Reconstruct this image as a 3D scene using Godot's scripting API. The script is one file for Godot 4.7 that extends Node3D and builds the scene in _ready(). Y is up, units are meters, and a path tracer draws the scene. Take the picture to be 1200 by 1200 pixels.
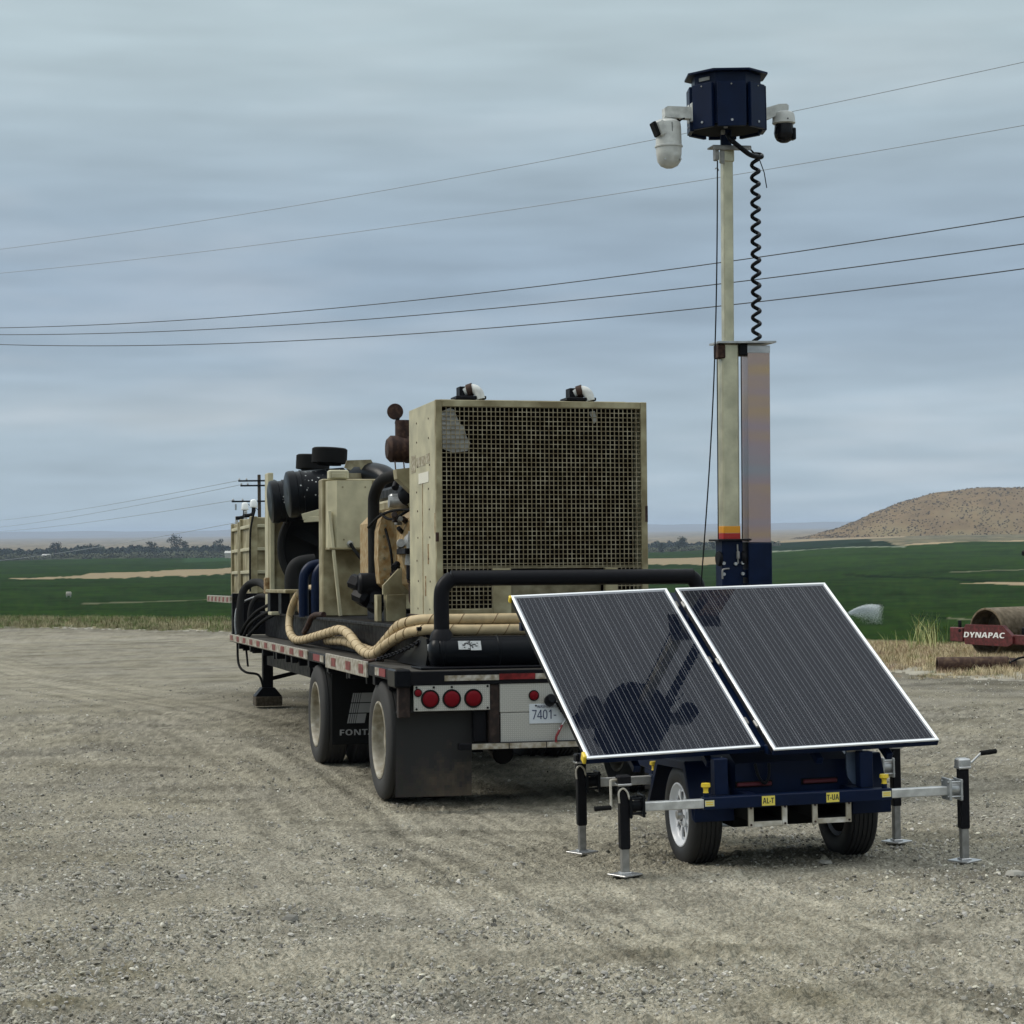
extends Node3D

# ---------------------------------------------------------------- mesh builder
class MB:
	var v := PackedVector3Array()
	var n := PackedVector3Array()
	var t := PackedVector2Array()
	var c := PackedColorArray()
	var ix := PackedInt32Array()
	var col := Color(1, 1, 1)
	var off := Vector3.ZERO
	var has_col := false

	func _init(o := Vector3.ZERO) -> void:
		off = o

	func vert(p: Vector3, nn: Vector3, uv := Vector2.ZERO) -> int:
		v.append(p - off)
		n.append(nn)
		t.append(uv)
		c.append(col)
		return v.size() - 1

	func tri(a: int, b: int, d: int) -> void:
		var f := (v[b] - v[a]).cross(v[d] - v[a])
		if f.dot(n[a] + n[b] + n[d]) > 0.0:
			ix.append(a); ix.append(d); ix.append(b)
		else:
			ix.append(a); ix.append(b); ix.append(d)

	func poly(pts: Array, nn: Vector3) -> void:
		var s := v.size()
		for p in pts:
			vert(p, nn)
		for i in range(1, pts.size() - 1):
			tri(s, s + i, s + i + 1)

	func quad(a: Vector3, b: Vector3, d: Vector3, e: Vector3, uvs := false) -> void:
		var nn := (b - a).cross(d - a).normalized()
		var s := v.size()
		vert(a, nn, Vector2(0, 0)); vert(b, nn, Vector2(1, 0)); vert(d, nn, Vector2(1, 1)); vert(e, nn, Vector2(0, 1))
		tri(s, s + 1, s + 2)
		tri(s, s + 2, s + 3)

	func box(ctr: Vector3, size: Vector3, bev := 0.004, b := Basis()) -> MB:
		var h := size * 0.5
		bev = minf(bev, minf(h.x, minf(h.y, h.z)) * 0.45)
		var P := func(s: Array, ax: int) -> Vector3:
			var q := Vector3()
			for k in 3:
				q[k] = s[k] * (h[k] - (0.0 if k == ax else bev))
			return ctr + b * q
		for ax in 3:
			var a1 := (ax + 1) % 3
			var a2 := (ax + 2) % 3
			for s in [-1, 1]:
				var pts := []
				for k in [[-1, -1], [1, -1], [1, 1], [-1, 1]]:
					var sg := [0, 0, 0]
					sg[ax] = s; sg[a1] = k[0]; sg[a2] = k[1]
					pts.append(P.call(sg, ax))
				var nn := Vector3(); nn[ax] = s
				poly(pts, b * nn)
				if bev > 0.0:
					for s2 in [-1, 1]:
						var g := [0, 0, 0]; g[ax] = s; g[a1] = s2; g[a2] = -1
						var g2 := [0, 0, 0]; g2[ax] = s; g2[a1] = s2; g2[a2] = 1
						var ne := Vector3(); ne[ax] = s; ne[a1] = s2
						poly([P.call(g, ax), P.call(g2, ax), P.call(g2, a1), P.call(g, a1)], (b * ne).normalized())
		if bev > 0.0:
			for sx in [-1, 1]:
				for sy in [-1, 1]:
					for sz in [-1, 1]:
						var g := [sx, sy, sz]
						poly([P.call(g, 0), P.call(g, 1), P.call(g, 2)], (b * Vector3(sx, sy, sz)).normalized())
		return self

	# box from two corners
	func bx(x0: float, x1: float, y0: float, y1: float, z0: float, z1: float, bev := 0.004) -> MB:
		return box(Vector3((x0 + x1) / 2, (y0 + y1) / 2, (z0 + z1) / 2), Vector3(absf(x1 - x0), absf(y1 - y0), absf(z1 - z0)), bev)

	# beam between two points with rectangular section
	func beam(a: Vector3, d: Vector3, w: float, hh: float, bev := 0.003) -> MB:
		var z := (d - a).normalized()
		var up := Vector3.UP if absf(z.y) < 0.95 else Vector3.RIGHT
		var x := up.cross(z).normalized()
		return box((a + d) / 2, Vector3(w, hh, (d - a).length()), bev, Basis(x, z.cross(x), z))

	func lathe(prof: Array, xf: Transform3D, seg := 24, arc := TAU) -> MB:
		var m := prof.size()
		var sn := []
		for i in m - 1:
			var d: Vector2 = prof[i + 1] - prof[i]
			sn.append(Vector2(d.y, -d.x).normalized())
		for i in m - 1:
			var n0: Vector2 = sn[i]
			var n1: Vector2 = sn[i]
			if i > 0 and sn[i].dot(sn[i - 1]) > 0.75:
				n0 = (sn[i] + sn[i - 1]).normalized()
			if i < m - 2 and sn[i].dot(sn[i + 1]) > 0.75:
				n1 = (sn[i] + sn[i + 1]).normalized()
			var s := v.size()
			for k in seg + 1:
				var an := arc * k / seg
				var cs := cos(an)
				var ss := sin(an)
				vert(xf * Vector3(prof[i].x * cs, prof[i].y, prof[i].x * ss), (xf.basis * Vector3(n0.x * cs, n0.y, n0.x * ss)).normalized(), Vector2(float(k) / seg, float(i) / m))
				vert(xf * Vector3(prof[i + 1].x * cs, prof[i + 1].y, prof[i + 1].x * ss), (xf.basis * Vector3(n1.x * cs, n1.y, n1.x * ss)).normalized(), Vector2(float(k) / seg, float(i + 1) / m))
			for k in seg:
				var o := s + k * 2
				if prof[i].x > 1e-6:
					tri(o, o + 2, o + 1)
				if prof[i + 1].x > 1e-6:
					tri(o + 2, o + 3, o + 1)
		return self

	static func along(a: Vector3, d: Vector3) -> Transform3D:
		var y := (d - a).normalized()
		var up := Vector3.UP if absf(y.y) < 0.9 else Vector3.RIGHT
		var x := up.cross(y).normalized()
		return Transform3D(Basis(x, y, x.cross(y)), a)

	func cyl(a: Vector3, d: Vector3, r0: float, r1 := -1.0, seg := 16, bev := 0.0) -> MB:
		if r1 < 0.0:
			r1 = r0
		var l := (d - a).length()
		var pr := [Vector2(0, 0), Vector2(r0, 0), Vector2(r1, l), Vector2(0, l)]
		if bev > 0.0:
			pr = [Vector2(0, 0), Vector2(r0 - bev, 0), Vector2(r0, bev), Vector2(r1, l - bev), Vector2(r1 - bev, l), Vector2(0, l)]
		return lathe(pr, along(a, d), seg)

	func tube(pts: Array, r: float, seg := 8, caps := true, rr: Array = []) -> MB:
		var m := pts.size()
		var tn: Vector3 = (pts[1] - pts[0]).normalized()
		var up := Vector3.UP if absf(tn.y) < 0.9 else Vector3.RIGHT
		var x := up.cross(tn).normalized()
		var s := v.size()
		var acc := 0.0
		for i in m:
			var tt: Vector3 = (pts[mini(i + 1, m - 1)] - pts[maxi(i - 1, 0)]).normalized()
			x = (x - tt * x.dot(tt)).normalized()
			var y := tt.cross(x)
			if i > 0:
				acc += (pts[i] - pts[i - 1]).length()
			var ri: float = r * rr[i] if rr.size() > 0 else r
			for k in seg + 1:
				var an := TAU * k / seg
				var nn := x * cos(an) + y * sin(an)
				vert(pts[i] + nn * ri, nn, Vector2(float(k) / seg, acc))
		for i in m - 1:
			for k in seg:
				var o := s + i * (seg + 1) + k
				tri(o, o + 1, o + seg + 1)
				tri(o + 1, o + seg + 2, o + seg + 1)
		if caps:
			for e in [0, m - 1]:
				var nn: Vector3 = (pts[0] - pts[1]).normalized() if e == 0 else (pts[m - 1] - pts[m - 2]).normalized()
				var ring := []
				for k in seg:
					ring.append(v[s + e * (seg + 1) + k] + off)
				poly(ring, nn)
		return self

	# polygon in the xy plane of xf, thickness d along z (centred)
	func prism(p2: PackedVector2Array, d: float, xf := Transform3D()) -> MB:
		var tr := Geometry2D.triangulate_polygon(p2)
		var area := 0.0
		for i in p2.size():
			area += p2[i].cross(p2[(i + 1) % p2.size()])
		var sg := 1.0 if area > 0 else -1.0
		for side in [-1.0, 1.0]:
			var s := v.size()
			for p in p2:
				vert(xf * Vector3(p.x, p.y, side * d / 2), xf.basis * Vector3(0, 0, side), p)
			for i in range(0, tr.size(), 3):
				tri(s + tr[i], s + tr[i + 1], s + tr[i + 2])
		for i in p2.size():
			var a := p2[i]
			var b := p2[(i + 1) % p2.size()]
			var nn := Vector3((b - a).y, -(b - a).x, 0).normalized() * sg
			poly([xf * Vector3(a.x, a.y, -d / 2), xf * Vector3(b.x, b.y, -d / 2), xf * Vector3(b.x, b.y, d / 2), xf * Vector3(a.x, a.y, d / 2)], xf.basis * nn)
		return self

	func mesh() -> ArrayMesh:
		var a := []
		a.resize(Mesh.ARRAY_MAX)
		a[Mesh.ARRAY_VERTEX] = v
		a[Mesh.ARRAY_NORMAL] = n
		a[Mesh.ARRAY_TEX_UV] = t
		if has_col:
			a[Mesh.ARRAY_COLOR] = c
		a[Mesh.ARRAY_INDEX] = ix
		var m := ArrayMesh.new()
		m.add_surface_from_arrays(Mesh.PRIMITIVE_TRIANGLES, a)
		return m


# ---------------------------------------------------------------- helpers
var M := {}
var rng := RandomNumberGenerator.new()
var BASE := Vector3.ZERO          # base of the thing being built, in its own frame
const CAM := Vector3(0, 1.62, 0)
# frame of the long flatbed trailer (nose pointing away, slightly down the slope of the lot)
var T := Transform3D(Basis(Vector3(0.9701, -0.0083, -0.2426), Vector3(0.0026, 0.9997, -0.0241), Vector3(0.2428, 0.0228, 0.9698)), Vector3(0.380, -0.494, -15.801))
# frame of the small mast trailer
var S := Transform3D(Basis(Vector3(0.9744, 0.0100, -0.2245), Vector3(-0.0097, 1.0, 0.0022), Vector3(0.2245, 0.0, 0.9745)), Vector3(1.503, -0.270, -11.884))


func V(x: float, y: float, z: float) -> Vector3:
	return Vector3(x, y, z)


func mb() -> MB:
	return MB.new(BASE)


func numbered(called: String, parent: Node) -> String:
	if not parent.has_node(called):
		return called
	var k := 1
	while parent.has_node("%s_%03d" % [called, k]):
		k += 1
	return "%s_%03d" % [called, k]


var counts := {}
func put_name(o: Node, called: String, parent: Node) -> void:
	var key := "%d/%s" % [parent.get_instance_id(), called]
	var k: int = counts.get(key, 0)
	counts[key] = k + 1
	o.name = called if k == 0 else "%s_%03d" % [called, k]
	parent.add_child(o, true)


func thing(called: String, label: String, category: String, frame: Transform3D, at: Vector3, group := "") -> Node3D:
	var o := Node3D.new()
	put_name(o, called, self)
	o.transform = Transform3D(frame.basis, frame * at)
	BASE = at
	tag(o, label, category, group)
	return o


func tag(o: Node, label: String, category: String, group := "", kind := "") -> void:
	if label: o.set_meta("label", label)
	if category: o.set_meta("category", category)
	if group: o.set_meta("group", group)
	if kind: o.set_meta("kind", kind)


func part(called: String, m, material: Material, parent: Node, xf := Transform3D(), kind := "") -> MeshInstance3D:
	var o := MeshInstance3D.new()
	o.mesh = m.mesh() if m is MB else m
	o.material_override = material
	o.transform = xf
	put_name(o, called, parent)
	if kind: o.set_meta("kind", kind)
	return o


func struct(called: String, m, material: Material, label: String, kind := "structure") -> MeshInstance3D:
	var o := part(called, m, material, self)
	tag(o, label, "", "", kind)
	return o


# a part that is moved to its own base so that sub-parts can hang from it
func dup(o: Node3D, parent: Node, called: String) -> Node3D:
	var r: Node3D = o.duplicate()
	put_name(r, called, parent)
	return r


func spline(p: Array, per := 8) -> Array:
	var out := []
	var m := p.size()
	for i in m - 1:
		var a: Vector3 = p[maxi(i - 1, 0)]
		var b: Vector3 = p[i]
		var d: Vector3 = p[i + 1]
		var e: Vector3 = p[mini(i + 2, m - 1)]
		for k in per:
			out.append(b.cubic_interpolate(d, a, e, float(k) / per))
	out.append(p[m - 1])
	return out


func lin(r: float, g: float, b: float) -> Color:
	return Color(r, g, b).linear_to_srgb()


func noise_tex(freq: float, size: int, lo: Color, hi: Color, type := FastNoiseLite.TYPE_SIMPLEX_SMOOTH, oct := 4, sd := 1, mid := -1.0) -> NoiseTexture2D:
	var f := FastNoiseLite.new()
	f.noise_type = type
	f.frequency = freq
	f.fractal_octaves = oct
	f.seed = sd
	if type == FastNoiseLite.TYPE_CELLULAR:
		f.cellular_return_type = FastNoiseLite.RETURN_DISTANCE
		f.fractal_type = FastNoiseLite.FRACTAL_FBM
	var tx := NoiseTexture2D.new()
	tx.width = size
	tx.height = size
	tx.seamless = true
	tx.noise = f
	tx.normalize = true
	var g := Gradient.new()
	g.set_color(0, lo)
	g.set_color(1, hi)
	if mid >= 0.0:
		g.set_offset(0, mid)
	tx.color_ramp = g
	return tx


func mat(called: String, c: Color, rough := 0.6, metal := 0.0, tex: Texture2D = null, scale := 1.0, rtex: Texture2D = null) -> StandardMaterial3D:
	var m := StandardMaterial3D.new()
	m.resource_name = called
	m.albedo_color = c
	m.roughness = rough
	m.metallic = metal
	if tex:
		m.albedo_texture = tex
		m.uv1_triplanar = true
		m.uv1_scale = Vector3.ONE * scale
	if rtex:
		m.roughness_texture = rtex
		m.uv1_triplanar = true
		m.uv1_scale = Vector3.ONE * scale
	M[called] = m
	return m


func make_materials() -> void:
	var grime := noise_tex(0.012, 512, Color(0.62, 0.58, 0.50), Color(1, 1, 1), FastNoiseLite.TYPE_SIMPLEX_SMOOTH, 5, 3, 0.22)
	var soft := noise_tex(0.008, 512, Color(0.80, 0.80, 0.80), Color(1, 1, 1), FastNoiseLite.TYPE_SIMPLEX_SMOOTH, 5, 8)
	var dusty := noise_tex(0.010, 512, Color(1, 1, 1), Color(3.2, 2.8, 2.2), FastNoiseLite.TYPE_SIMPLEX_SMOOTH, 5, 15, 0.45)
	var rusty := noise_tex(0.014, 512, Color(0.45, 0.26, 0.14), Color(1, 0.98, 0.95), FastNoiseLite.TYPE_SIMPLEX_SMOOTH, 5, 21, 0.30)
	var rusty_light := noise_tex(0.016, 512, Color(0.58, 0.44, 0.30), Color(1, 1, 1), FastNoiseLite.TYPE_SIMPLEX_SMOOTH, 5, 27, 0.12)
	var stain := noise_tex(0.018, 512, Color(0.80, 0.66, 0.46), Color(1, 1, 1), FastNoiseLite.TYPE_SIMPLEX_SMOOTH, 5, 29, 0.2)
	var rough_t := noise_tex(0.02, 512, Color(0.6, 0.6, 0.6), Color(1, 1, 1), FastNoiseLite.TYPE_SIMPLEX_SMOOTH, 4, 31)
	var diamond := Image.create(256, 256, false, Image.FORMAT_RGB8)
	diamond.fill(Color(0.80, 0.80, 0.79))
	for iy in 256:
		for ix in 256:
			var cx := (ix % 32) - 16
			var cy := (iy % 32) - 16
			var flip := ((ix / 32) + (iy / 32)) % 2 == 0
			var a := (cx + cy) * 0.7071 if flip else (cx - cy) * 0.7071
			var b := (cx - cy) * 0.7071 if flip else (cx + cy) * 0.7071
			if a * a / 150.0 + b * b / 12.0 < 1.0:
				diamond.set_pixel(ix, iy, Color(1, 1, 1))
	var dia := ImageTexture.create_from_image(diamond)

	mat("beige", lin(0.47, 0.435, 0.285), 0.55, 0.0, grime, 0.45)
	mat("beige_clean", lin(0.53, 0.49, 0.325), 0.5, 0.0, soft, 0.7)
	mat("beige_dark", lin(0.36, 0.33, 0.22), 0.6, 0.0, grime, 0.8)
	mat("beige_rusty", lin(0.46, 0.38, 0.23), 0.65, 0.0, rusty_light, 1.6)
	mat("beige_stained", lin(0.42, 0.365, 0.245), 0.6, 0.0, stain, 1.3)
	mat("grille", lin(0.40, 0.36, 0.255), 0.6, 0.0, grime, 1.2)
	mat("core", lin(0.009, 0.006, 0.0045), 1.0, 0.0, rusty, 0.9)
	M.core.metallic_specular = 0.0
	mat("rust", lin(0.085, 0.050, 0.034), 0.85, 0.0, rusty, 2.0)
	mat("rust_dark", lin(0.045, 0.030, 0.024), 0.8, 0.0, rusty, 2.0)
	mat("black", lin(0.008, 0.008, 0.010), 0.55, 0.0, dusty, 0.8, rough_t)
	M.black.metallic_specular = 0.22
	mat("black_gloss", lin(0.007, 0.008, 0.010), 0.30, 0.0, null)
	M.black_gloss.metallic_specular = 0.22
	mat("black_matt", lin(0.009, 0.009, 0.009), 0.85)
	M.black_matt.metallic_specular = 0.25
	mat("void", lin(0.004, 0.004, 0.004), 0.95)
	mat("deck", lin(0.060, 0.055, 0.048), 0.85, 0.0, grime, 0.9)
	mat("rubber", lin(0.011, 0.011, 0.011), 0.75, 0.0, dusty, 1.4)
	M.rubber.metallic_specular = 0.3
	mat("tyre", lin(0.028, 0.027, 0.026), 0.8, 0.0, dusty, 1.1)
	mat("tyre_new", lin(0.013, 0.013, 0.014), 0.6)
	mat("flap", lin(0.030, 0.026, 0.022), 0.7, 0.0, dusty, 0.9)
	mat("rim_white", lin(0.50, 0.48, 0.42), 0.5, 0.0, grime, 1.6)
	mat("rim_new", lin(0.72, 0.74, 0.78), 0.35)
	mat("white", lin(0.70, 0.69, 0.66), 0.45, 0.0, grime, 1.1)
	mat("white_plate", lin(0.62, 0.61, 0.575), 0.45, 0.1, dia, 8.0)
	mat("white_plastic", lin(0.62, 0.63, 0.60), 0.35, 0.0, soft, 3.0)
	mat("silver", lin(0.62, 0.62, 0.62), 0.35, 0.85, soft, 2.0)
	mat("frame_alu", lin(0.80, 0.81, 0.82), 0.35, 0.25)
	mat("galv", lin(0.55, 0.56, 0.56), 0.45, 0.7, soft, 4.0)
	mat("arm_steel", lin(0.66, 0.66, 0.64), 0.4, 0.35, soft, 3.0)
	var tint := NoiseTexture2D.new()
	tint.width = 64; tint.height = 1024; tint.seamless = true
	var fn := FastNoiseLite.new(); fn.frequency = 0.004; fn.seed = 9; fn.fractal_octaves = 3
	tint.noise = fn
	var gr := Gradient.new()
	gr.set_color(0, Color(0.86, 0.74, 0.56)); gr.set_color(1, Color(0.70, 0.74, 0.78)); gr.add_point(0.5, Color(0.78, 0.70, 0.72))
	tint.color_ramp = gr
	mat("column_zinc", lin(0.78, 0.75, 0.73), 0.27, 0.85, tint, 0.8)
	mat("mast_cream", lin(0.62, 0.585, 0.41), 0.3, 0.45, soft, 1.3)
	mat("navy", lin(0.0020, 0.0095, 0.038), 0.42, 0.0, soft, 1.5)
	M.navy.metallic_specular = 0.28
	mat("navy_light", lin(0.065, 0.095, 0.15), 0.35, 0.0, soft, 1.5)
	mat("red", lin(0.34, 0.012, 0.010), 0.35)
	mat("red_lens", lin(0.15, 0.003, 0.008), 0.55)
	M.red_lens.metallic_specular = 0.25
	mat("red_dark", lin(0.20, 0.018, 0.022), 0.4)
	mat("red_dim", lin(0.085, 0.007, 0.013), 0.45)
	mat("leg_steel", lin(0.33, 0.32, 0.30), 0.5, 0.55, soft, 4.0)
	mat("red_tape", lin(0.30, 0.022, 0.025), 0.35, 0.0, grime, 2.0)
	mat("white_tape", lin(0.60, 0.58, 0.55), 0.35, 0.0, grime, 2.0)
	mat("orange", lin(0.62, 0.26, 0.01), 0.4)
	mat("yellow", lin(0.72, 0.52, 0.03), 0.45)
	mat("yellow_label", lin(0.72, 0.60, 0.10), 0.5)
	mat("cream_label", lin(0.66, 0.62, 0.36), 0.5)
	mat("hose", lin(0.60, 0.46, 0.26), 0.6, 0.0, soft, 2.0)
	mat("hose_mark", lin(0.20, 0.13, 0.06), 0.7)
	mat("backsheet", lin(0.27, 0.28, 0.31), 0.9)
	mat("cell", lin(0.006, 0.008, 0.015), 0.9)
	M.cell.metallic_specular = 0.0
	mat("busbar", lin(0.30, 0.31, 0.34), 0.9)
	M.busbar.metallic_specular = 0.0
	var pane := mat("pane", Color(0.08, 0.10, 0.12, 0.04), 0.015)
	pane.metallic_specular = 0.30
	pane.transparency = BaseMaterial3D.TRANSPARENCY_ALPHA
	pane.cull_mode = BaseMaterial3D.CULL_DISABLED
	mat("dome", lin(0.008, 0.008, 0.010), 0.15)
	M.dome.metallic_specular = 0.3
	mat("lens_clear", lin(0.70, 0.72, 0.72), 0.15)
	mat("wood_pole", lin(0.12, 0.09, 0.065), 0.9, 0.0, grime, 1.0)
	mat("wood_block", lin(0.10, 0.08, 0.055), 0.9, 0.0, grime, 3.0)
	mat("wire", lin(0.035, 0.04, 0.045), 0.6)
	mat("wire_pale", lin(0.30, 0.33, 0.36), 0.6)
	mat("roller_red", lin(0.16, 0.022, 0.026), 0.55, 0.0, grime, 1.5)
	mat("drum", lin(0.26, 0.21, 0.145), 0.7, 0.2, grime, 1.2)
	mat("rust_pipe", lin(0.13, 0.095, 0.062), 0.85, 0.0, rusty, 1.3)
	mat("plate_paint", lin(0.58, 0.62, 0.66), 0.45)
	mat("plate_ink", lin(0.03, 0.04, 0.10), 0.5)
	mat("white_bright", lin(0.82, 0.82, 0.80), 0.5)
	mat("paper", lin(0.62, 0.63, 0.62), 0.6, 0.0, soft, 8.0)
	mat("ink", lin(0.02, 0.02, 0.02), 0.6)
	mat("faded_decal", lin(0.66, 0.64, 0.55), 0.6)
	mat("worn_decal", lin(0.58, 0.55, 0.45), 0.6, 0.0, grime, 3.0)
	mat("grey_logo", lin(0.30, 0.30, 0.30), 0.6)
	mat("pale_sheet", lin(0.42, 0.42, 0.40), 0.7, 0.0, soft, 2.0)
	mat("water", lin(0.80, 0.83, 0.85), 0.4)


# ---------------------------------------------------------------- camera, sky, sun
func make_camera_and_light() -> void:
	var cam := Camera3D.new()
	cam.name = "camera"
	cam.fov = 28.0725
	cam.near = 0.05
	cam.far = 40000.0
	# level by the horizon: pitched up by half a degree, rolled by a good half
	var down := Vector3(0.011, 1.0, -0.00958).normalized()   # in camera axes x right, y down, z forward
	var zw := -(Vector3(0, 0, 1) - down * down.z).normalized()
	var yw := -down
	var xw := yw.cross(zw) * -1.0
	xw = Vector3(yw.y * zw.z - yw.z * zw.y, yw.z * zw.x - yw.x * zw.z, yw.x * zw.y - yw.y * zw.x)
	cam.transform = Transform3D(Basis(Vector3(xw.x, yw.x, zw.x), -Vector3(xw.y, yw.y, zw.y), -Vector3(xw.z, yw.z, zw.z)), CAM)
	add_child(cam)

	var env := Environment.new()
	env.background_mode = Environment.BG_SKY
	env.tonemap_mode = Environment.TONE_MAPPER_LINEAR
	env.tonemap_exposure = 1.2
	env.sdfgi_enabled = true
	env.ssao_enabled = true
	env.ssil_enabled = true
	env.fog_enabled = true
	env.fog_density = 0.00009
	env.fog_light_color = Color(0.70, 0.76, 0.84)
	var sky := Sky.new()
	var pm := PanoramaSkyMaterial.new()
	pm.panorama = ImageTexture.create_from_image(sky_image())
	sky.sky_material = pm
	env.sky = sky
	var we := WorldEnvironment.new()
	we.name = "environment"
	we.environment = env
	add_child(we)

	var sun := DirectionalLight3D.new()
	sun.name = "sun"
	sun.light_energy = 0.5
	sun.light_angular_distance = 25.0
	sun.light_color = Color(1.0, 0.97, 0.92)
	sun.shadow_enabled = true
	sun.look_at_from_position(Vector3(-8, 7.5, -2.5), Vector3.ZERO)
	add_child(sun)


func sky_image() -> Image:
	var W := 4096
	var H := 2048
	var im := Image.create(W, H, false, Image.FORMAT_RGBF)
	var f := FastNoiseLite.new()
	f.noise_type = FastNoiseLite.TYPE_SIMPLEX_SMOOTH
	f.seed = 12
	f.frequency = 1.0
	f.fractal_octaves = 5
	var f2 := FastNoiseLite.new()
	f2.seed = 77
	f2.frequency = 1.0
	f2.fractal_octaves = 4
	for iy in H / 2:
		var el := (0.5 - (iy + 0.5) / H) * PI
		var sy := sin(el)
		var deg := rad_to_deg(el)
		# high cloud deck: pale grey overhead, blue-grey belt low down, paler again at the horizon
		var a := smoothstep(2.5, 6.5, deg)
		var b := smoothstep(6.5, 14.5, deg)
		var base := Color(0.350, 0.435, 0.500).lerp(Color(0.280, 0.362, 0.448), a).lerp(Color(0.385, 0.472, 0.512), b)
		base = base.lerp(Color(1.22, 1.29, 1.32), smoothstep(14.0, 62.0, deg))
		# far from the horizon the deck is smooth: coarser cells are enough
		var cell := 1 if deg < 24.0 else (4 if deg < 60.0 else 16)
		if cell > 1 and iy % cell != 0:
			continue
		var low := 1.0 - smoothstep(9.0, 22.0, deg)
		var q := 1.0 / (sy + 0.085)
		for cx in W / cell:
			var ix := cx * cell
			var az := (ix + cell * 0.5) / W * TAU
			var dx := sin(az)
			var dz := cos(az)
			var n1 := f.get_noise_3d(dx * q * 1.2, 3.0, dz * q * 1.2)
			var n2 := f2.get_noise_3d(dx * 7.0, deg * 1.3, dz * 7.0)
			var n3 := f2.get_noise_3d(dx * 2.2 + 9.0, deg * 0.16, dz * 2.2)
			var c := n1 * (0.14 - 0.03 * low) + (n2 * 0.13 + n3 * 0.07) * low
			var col := base * (1.0 + c)
			col = col.lerp(Color(base.b, base.b, base.b) * (1.02 + c), 0.22 * clampf(n1 + n3, 0, 1))
			var warm := smoothstep(-0.1, 0.35, n3) * (1.0 - smoothstep(1.2, 5.0, deg)) * smoothstep(0.1, 1.2, deg) * 0.8 * smoothstep(0.02, -0.12, dx)
			col = col.lerp(Color(0.455, 0.480, 0.485), warm)
			if cell == 1:
				im.set_pixel(ix, iy, col)
			else:
				im.fill_rect(Rect2i(ix, iy, cell, cell), col)
	im.fill_rect(Rect2i(0, H / 2, W, H / 2), Color(0.17, 0.165, 0.145))
	return im


# ---------------------------------------------------------------- terrain
var nz := FastNoiseLite.new()
var nf := FastNoiseLite.new()
const LOT := [[20.0, 0.3], [0.0, 0.0], [-6.0, -0.10], [-9.5, -0.18], [-11.0, -0.225], [-12.0, -0.268], [-13.5, -0.365], [-15.5, -0.488], [-17.0, -0.525], [-20.0, -0.575], [-27.0, -0.60], [-33.0, -0.74], [-42.0, -0.98], [-60.0, -1.42], [-90.0, -2.15], [-140.0, -3.3]]

func lot_z(z: float) -> float:
	for i in LOT.size() - 1:
		if z >= LOT[i + 1][0]:
			var k: float = (z - LOT[i][0]) / (LOT[i + 1][0] - LOT[i][0])
			var p0: float = LOT[maxi(i - 1, 0)][1]
			var p3: float = LOT[mini(i + 2, LOT.size() - 1)][1]
			return lerpf(LOT[i][1], LOT[i + 1][1], clampf(k, 0, 1)) if k < 0 else cubic_interpolate_in_time(LOT[i][1], LOT[i + 1][1], p0, p3, k, LOT[i + 1][0] - LOT[i][0], LOT[maxi(i - 1, 0)][0] - LOT[i][0], LOT[mini(i + 2, LOT.size() - 1)][0] - LOT[i][0])
	return LOT[LOT.size() - 1][1]


func edge(u: float) -> float:     # how far the gravel reaches, by bearing
	var e := 72.0
	if u < -0.14:
		e = lerpf(70.0, 84.0, clampf((-0.14 - u) / 0.12, 0, 1))
	elif u < 0.15:
		e = lerpf(70.0, 36.0, (u + 0.14) / 0.29)
	else:
		e = lerpf(36.0, 31.0, clampf((u - 0.15) / 0.1, 0, 1))
	return e * (1.0 + 0.035 * nz.get_noise_2d(u * 260.0, 5.0))


func ground_h(x: float, z: float) -> float:
	var r := sqrt(x * x + z * z)
	if z > -1.0 or r < 1.0:
		return lot_z(z)
	var u := clampf(x / -z, -3.0, 3.0)
	var e := edge(u)
	var h := lot_z(maxf(z, -140.0))
	if r > e:
		var far := -14.0 + 7.5 * smoothstep(450.0, 1300.0, r) * smoothstep(0.07, 0.20, u)
		far += 1.3 * nz.get_noise_2d(x * 0.006, z * 0.006) * smoothstep(250.0, 500.0, r)
		far += 0.0 if r < 5000.0 else (r - 5000.0) * 0.0012
		var k := smoothstep(e + 9.0, e + 110.0, r)
		h = lerpf(h + 0.10 * smoothstep(0.0, 5.0, r - e), far, k)
	return h


func track_x(z: float) -> float:
	if z < -36.0: return lerpf(-9.0, -24.0, (-36.0 - z) / 40.0)
	if z < -23.4: return lerpf(-2.6, -9.0, (-23.4 - z) / 12.6)
	if z < -13.5: return lerpf(-0.22, -2.6, pow((-13.5 - z) / 9.9, 1.3))
	return lerpf(-0.22, 1.6, (z + 13.5) / 7.0)


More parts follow.
